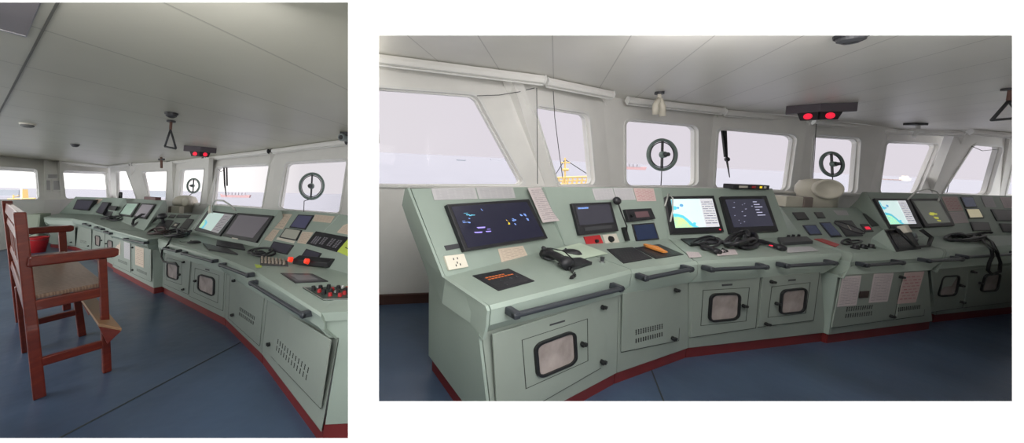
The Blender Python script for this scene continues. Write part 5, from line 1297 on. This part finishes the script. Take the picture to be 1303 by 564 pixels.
# windows fittings
cvs, p, up_, ex_, R_ = clear_view(ML, facL[7], (396.5, 237), 16, 'round clear view screen in the nearest window of the left-hand view')
G().tube([p - up_ * R_, px(387, 256, plane=off(facL[7], .05)), px(386.5, 271, plane=off(facL[7], .05))], .007, 6).make('power_cord', dcord, cvs)
cvs, p, up_, ex_, R_ = clear_view(ML, facL[5], (246, 236.5), 9, 'smaller looking round clear view screen above the white cowl, left-hand view')
G().tube([p - up_ * R_, px(238, 251, plane=off(facL[5], .05))], .008, 6).make('power_cord', dcord, cvs)
P_ = lambda x, y: px(x, y, plane=off(facL[6], -.09))
t = thing('window_wiper', P_(286, 213), 'black window wiper hanging in the window with the barge, left-hand view', 'wiper')
G().tube([P_(285, 213), P_(286, 236), P_(288, 250)], [.022, .02, .008], 6).make('wiper_blade', gasket, t); G().tube([P_(288.5, 213), P_(289, 236)], .02, 6).make('wiper_arm', black, t)
cord([(278, 215), (281, 219), (284, 217)], off(facL[6], .05), .006, 'short cord curl at the top corner of the barge window')
# ceiling fittings
lamp_housing(ML, (255, 191), 35, 'dark ceiling indicator box with two red lamps, left-hand view')
detector(ML, (218, 147), 7.5, 'dark round fitting on the ceiling above the triangular grip, left-hand view', black, dgrey)
detector(ML, (35, 160), 7.5, 'grey domed smoke detector at the left side of the ceiling, left-hand view', cream, mat('detector_grey', (.2, .2, .19), .5))
detector(ML, (95.5, 185.5), 4.5, 'small dark round spot fitting on the ceiling, left-hand view', black, dgrey)
triangle_handle(ML, (217, 165), (209.6, 186.6), (224, 189.3), 'dark triangular hand grip hanging from the ceiling, left-hand view')
p = px(205, 203, z=2.30); t = thing('ceiling_hook', V((p.x, p.y, 2.36)), 'small brown hook fitting at the ceiling edge right of the far pillar', 'hook')
G().tube([V((p.x, p.y, 2.36)), px(205.5, 214, d=p.y)], .03, 6).make('stem', mat('rusty_hanger', (.16, .08, .06), .6), t); G().tube([px(202, 203, d=p.y), px(209, 203, d=p.y)], .03, 6).make('cross_bar', dgrey, t)
p = px(439, 174, z=2.30); t = thing('bullet_camera', V((p.x, p.y, 2.36)), 'grey bullet camera on the ceiling at the right edge of the left-hand view', 'camera')
G().box(V((p.x, p.y, 2.33)), V((.06, 0, 0)), V((0, .08, 0)), V((0, 0, .03))).make('bracket', dgrey, t); G().disc(p + V((.05, .08, -.01)), (-.5, -1, -.1), .055, .2, 16).make('body', mat('camera_grey', (.22, .26, .27), .4), t)
G().disc(p + V((.05, .08, -.01)) + V((-.5, -1, -.1)).normalized() * .2, (-.5, -1, -.1), .035, .006, 14).make('lens', gasket, t)

# ---- wooden high chair
wood = bpy.data.materials.new('varnished_red_wood'); wood.use_nodes = True; _t = wood.node_tree; _b = _t.nodes['Principled BSDF']
_c = _t.nodes.new('ShaderNodeTexCoord'); _m = _t.nodes.new('ShaderNodeMapping'); _m.inputs['Scale'].default_value = (3, 3, 14); _w = _t.nodes.new('ShaderNodeTexNoise'); _w.inputs['Scale'].default_value = 3; _w.inputs['Detail'].default_value = 6
_t.links.new(_c.outputs['Object'], _m.inputs[0]); _t.links.new(_m.outputs[0], _w.inputs[0]); _r = ramp(_t, [(.3, (.115, .013, .007)), (.6, (.16, .021, .010)), (.8, (.24, .042, .015))])
_t.links.new(_w.outputs['Fac'], _r.inputs[0]); _t.links.new(_r.outputs[0], _b.inputs['Base Color']); _b.inputs['Roughness'].default_value = .28; _b.inputs['Coat Weight'].default_value = .3
seat_m = bpy.data.materials.new('brown_seat_planks'); seat_m.use_nodes = True; _t = seat_m.node_tree; _b = _t.nodes['Principled BSDF']
_c = _t.nodes.new('ShaderNodeTexCoord'); _w = _t.nodes.new('ShaderNodeTexWave'); _w.inputs['Scale'].default_value = 5; _w.inputs['Distortion'].default_value = 5; _w.inputs['Detail'].default_value = 4; _w.inputs['Detail Scale'].default_value = 2
_m = _t.nodes.new('ShaderNodeMapping'); _m.inputs['Rotation'].default_value = (0, 0, -.75); _m.inputs['Scale'].default_value = (1, 5, .01)
_t.links.new(_c.outputs['Object'], _m.inputs[0]); _t.links.new(_m.outputs[0], _w.inputs[0]); _r = ramp(_t, [(.1, (.17, .105, .07)), (.9, (.27, .18, .125))])
_t.links.new(_w.outputs['Fac'], _r.inputs[0]); _t.links.new(_r.outputs[0], _b.inputs['Base Color']); _b.inputs['Roughness'].default_value = .33
CUR['M'] = ML
NR, NF, Q_, FR, FF = px(50.5, 506, z=0), px(136, 473, z=0), px(104.5, 427, z=0), px(27, 409, z=0), px(85, 394, z=0)
wv = (FF - NF).normalized(); dv = (NF - NR); dv.z = 0; dl = dv.length; dvn = dv.normalized()
ch = thing('wooden_high_chair', (NR + FF) / 2, 'varnished red brown wooden high chair with armrests and footrest, left-hand view', 'chair')
def post(name, foot, top, a, b, par=ch, m=wood, bev=.008):
    """square timber from foot to top; a, b half sizes along depth and width of the chair"""
    r = [[p - dvn * a * s - wv * b * s, p + dvn * a * s - wv * b * s, p + dvn * a * s + wv * b * s, p - dvn * a * s + wv * b * s] for p, s in ((foot, 1), (top, .95))]
    return G().loft([[r[0][0], r[0][1], r[0][2], r[0][3]], [r[1][0], r[1][1], r[1][2], r[1][3]]]).make(name, m, par, bevel=bev)
def bar(name, p, q, hw, hh, m=wood, par=ch, bev=.006):
    d = (q - p).normalized(); s = d.cross(V((0, 0, 1))).normalized(); u_ = s.cross(d)
    return G().loft([[c0 - s * hw - u_ * hh, c0 + s * hw - u_ * hh, c0 + s * hw + u_ * hh, c0 - s * hw + u_ * hh] for c0 in (p, q)]).make(name, m, par, bevel=bev)
zS = lambda p, z: V((p.x, p.y, z))
tNR = px(25.5, 270, z=1.29); tFR = px(8.5, 255, plane=(zS(FR, 1.2), V((-dvn.x, -dvn.y, 0)) if 0 else (EYEP - FR).normalized()))
tNR = px(25, 270, plane=(NR, (V((EYEP.x, EYEP.y, 0)) - zS(NR, 0)).normalized())); tFR = px(9, 255.5, plane=(FR, (V((0, 0, 0)) - zS(FR, 0)).normalized()))
hwp = .043
post('leg', NR, tNR, .032, .022); post('leg', FR, tFR, .04, .03)
zarm = px(130, 327, plane=(NF, (V((0, 0, 0)) - zS(NF, 0)).normalized())).z
fNF = px(130, 328, plane=(NF, (V((0, 0, 0)) - zS(NF, 0)).normalized())); fFF = px(79, 295, plane=(FF, (V((0, 0, 0)) - zS(FF, 0)).normalized()))
post('leg', NF, fNF, .028, .026); post('leg', FF, fFF, .035, .035)
tQ = px(97, 372, plane=(Q_, (V((0, 0, 0)) - zS(Q_, 0)).normalized()))
post('leg', Q_, tQ, .03, .03)
RM = lerp(NR, FR, .5); post('leg', RM, lerp(lerp(NR, FR, .5), lerp(tNR, tFR, .5), .45), .04, .035)
def on_leg(f_, t_, z): return lerp(f_, t_, (z - f_.z) / (t_.z - f_.z))
# arm rests
aN = on_leg(NR, tNR, fNF.z + .02); aF = on_leg(FR, tFR, fFF.z + .02)
def arm(p, q):
    d = (q - p); e = d.normalized(); q2 = q + e * .09; s = e.cross(V((0, 0, 1))).normalized(); r = []
    for t_, h_ in ((0, .036), (.5, .036), (.94, .038), (1, .026)):
        c0 = lerp(p, q2, t_) + V((0, 0, .02)); r.append([c0 - s * .045 - V((0, 0, h_)), c0 + s * .045 - V((0, 0, h_)), c0 + s * .045 + V((0, 0, h_)), c0 - s * .045 + V((0, 0, h_))])
    G().loft(r).make('armrest', wood, ch, bevel=.012)
arm(aN, fNF + V((0, 0, .015))); arm(aF, fFF + V((0, 0, .015)))
# seat
zs_ = px(126, 366, plane=(NF, (V((0, 0, 0)) - zS(NF, 0)).normalized())).z
s1, s2, s3, s4 = on_leg(NR, tNR, zs_), on_leg(NF, fNF, zs_), on_leg(FF, fFF, zs_), on_leg(FR, tFR, zs_)
G().prism([s1 + dvn * .02 + wv * .02, s2 + dvn * .01 + wv * .02, s3 + dvn * .01 - wv * .02, s4 + dvn * .02 - wv * .02], (0, 0, .03)).make('seat', seat_m, ch, bevel=.006)
dz = V((0, 0, -.035))
bar('side_rail', s1 + dz, s2 + dz, .02, .035); bar('side_rail', s4 + dz, s3 + dz, .02, .035)
bar('front_rail', s2 + dz, s3 + dz, .02, .035); bar('rear_rail', s1 + dz, s4 + dz, .02, .035)
# backrest rails and slats between the rear posts
for zf in (1.0, .78):
    z = zs_ + (tNR.z - zs_) * zf - .05
    bar('back_rail', on_leg(NR, tNR, z), on_leg(FR, tFR, z), .018, .05 if zf == 1.0 else .03)
zlo = zs_ + .14; bar('back_rail', on_leg(NR, tNR, zlo), on_leg(FR, tFR, zlo), .018, .03)
for k in range(1, 7):
    t_ = k / 7
    bar('back_slat', lerp(on_leg(NR, tNR, zlo), on_leg(FR, tFR, zlo), t_), lerp(on_leg(NR, tNR, tNR.z - .12), on_leg(FR, tFR, tNR.z - .12), t_), .03, .010)
# stretchers
def hz_(foot, top, y_px, x_px): return px(x_px, y_px, plane=(foot, (V((0, 0, 0)) - zS(foot, 0)).normalized())).z
z1 = hz_(NR, tNR, 460, 56); z2 = hz_(NF, fNF, 438, 128)
bar('stretcher', on_leg(NR, tNR, z1), on_leg(NF, fNF, z2), .018, .03)
z3 = hz_(Q_, Q_, 397, 98); bar('stretcher', zS(RM, z3), on_leg(Q_, tQ, z3), .018, .026)
z4 = hz_(FF, fFF, 381, 80) if 0 else .2; bar('stretcher', on_leg(FR, tFR, z3), on_leg(FF, fFF, z3), .018, .026)
# footrest: sloping board on three bracket cheeks
P1, PO, P2 = px(125.5, 412, z=.43), px(155, 417.5, z=.40), px(97, 371.5, z=.43)
wd = (P2 - P1).normalized(); LF = (P2 - P1).length + .55; P2 = P1 + wd * LF; P3 = PO + wd * LF
G().prism([P1, P2, P3, PO], (0, 0, -.022)).make('footrest_board', mat('footrest_tan', (.33, .19, .10), .45), ch, bevel=.004)
bot = px(142.5, 440.5, plane=(PO, (V((EYEP.x, EYEP.y, 0)) - V((PO.x, PO.y, 0))).normalized())); top_ = lerp(P1, PO, .45)
bot = V((top_.x, top_.y, min(bot.z, .30)))
for k in (0, .5, 1):
    s_ = wd * (LF - .03) * k
    G().prism([PO + s_ - V((0, 0, .022)), P1 + s_ - V((0, 0, .022)), V((top_.x, top_.y, bot.z)) + s_], wd * .03).make('footrest_bracket', wood, ch, bevel=.003)
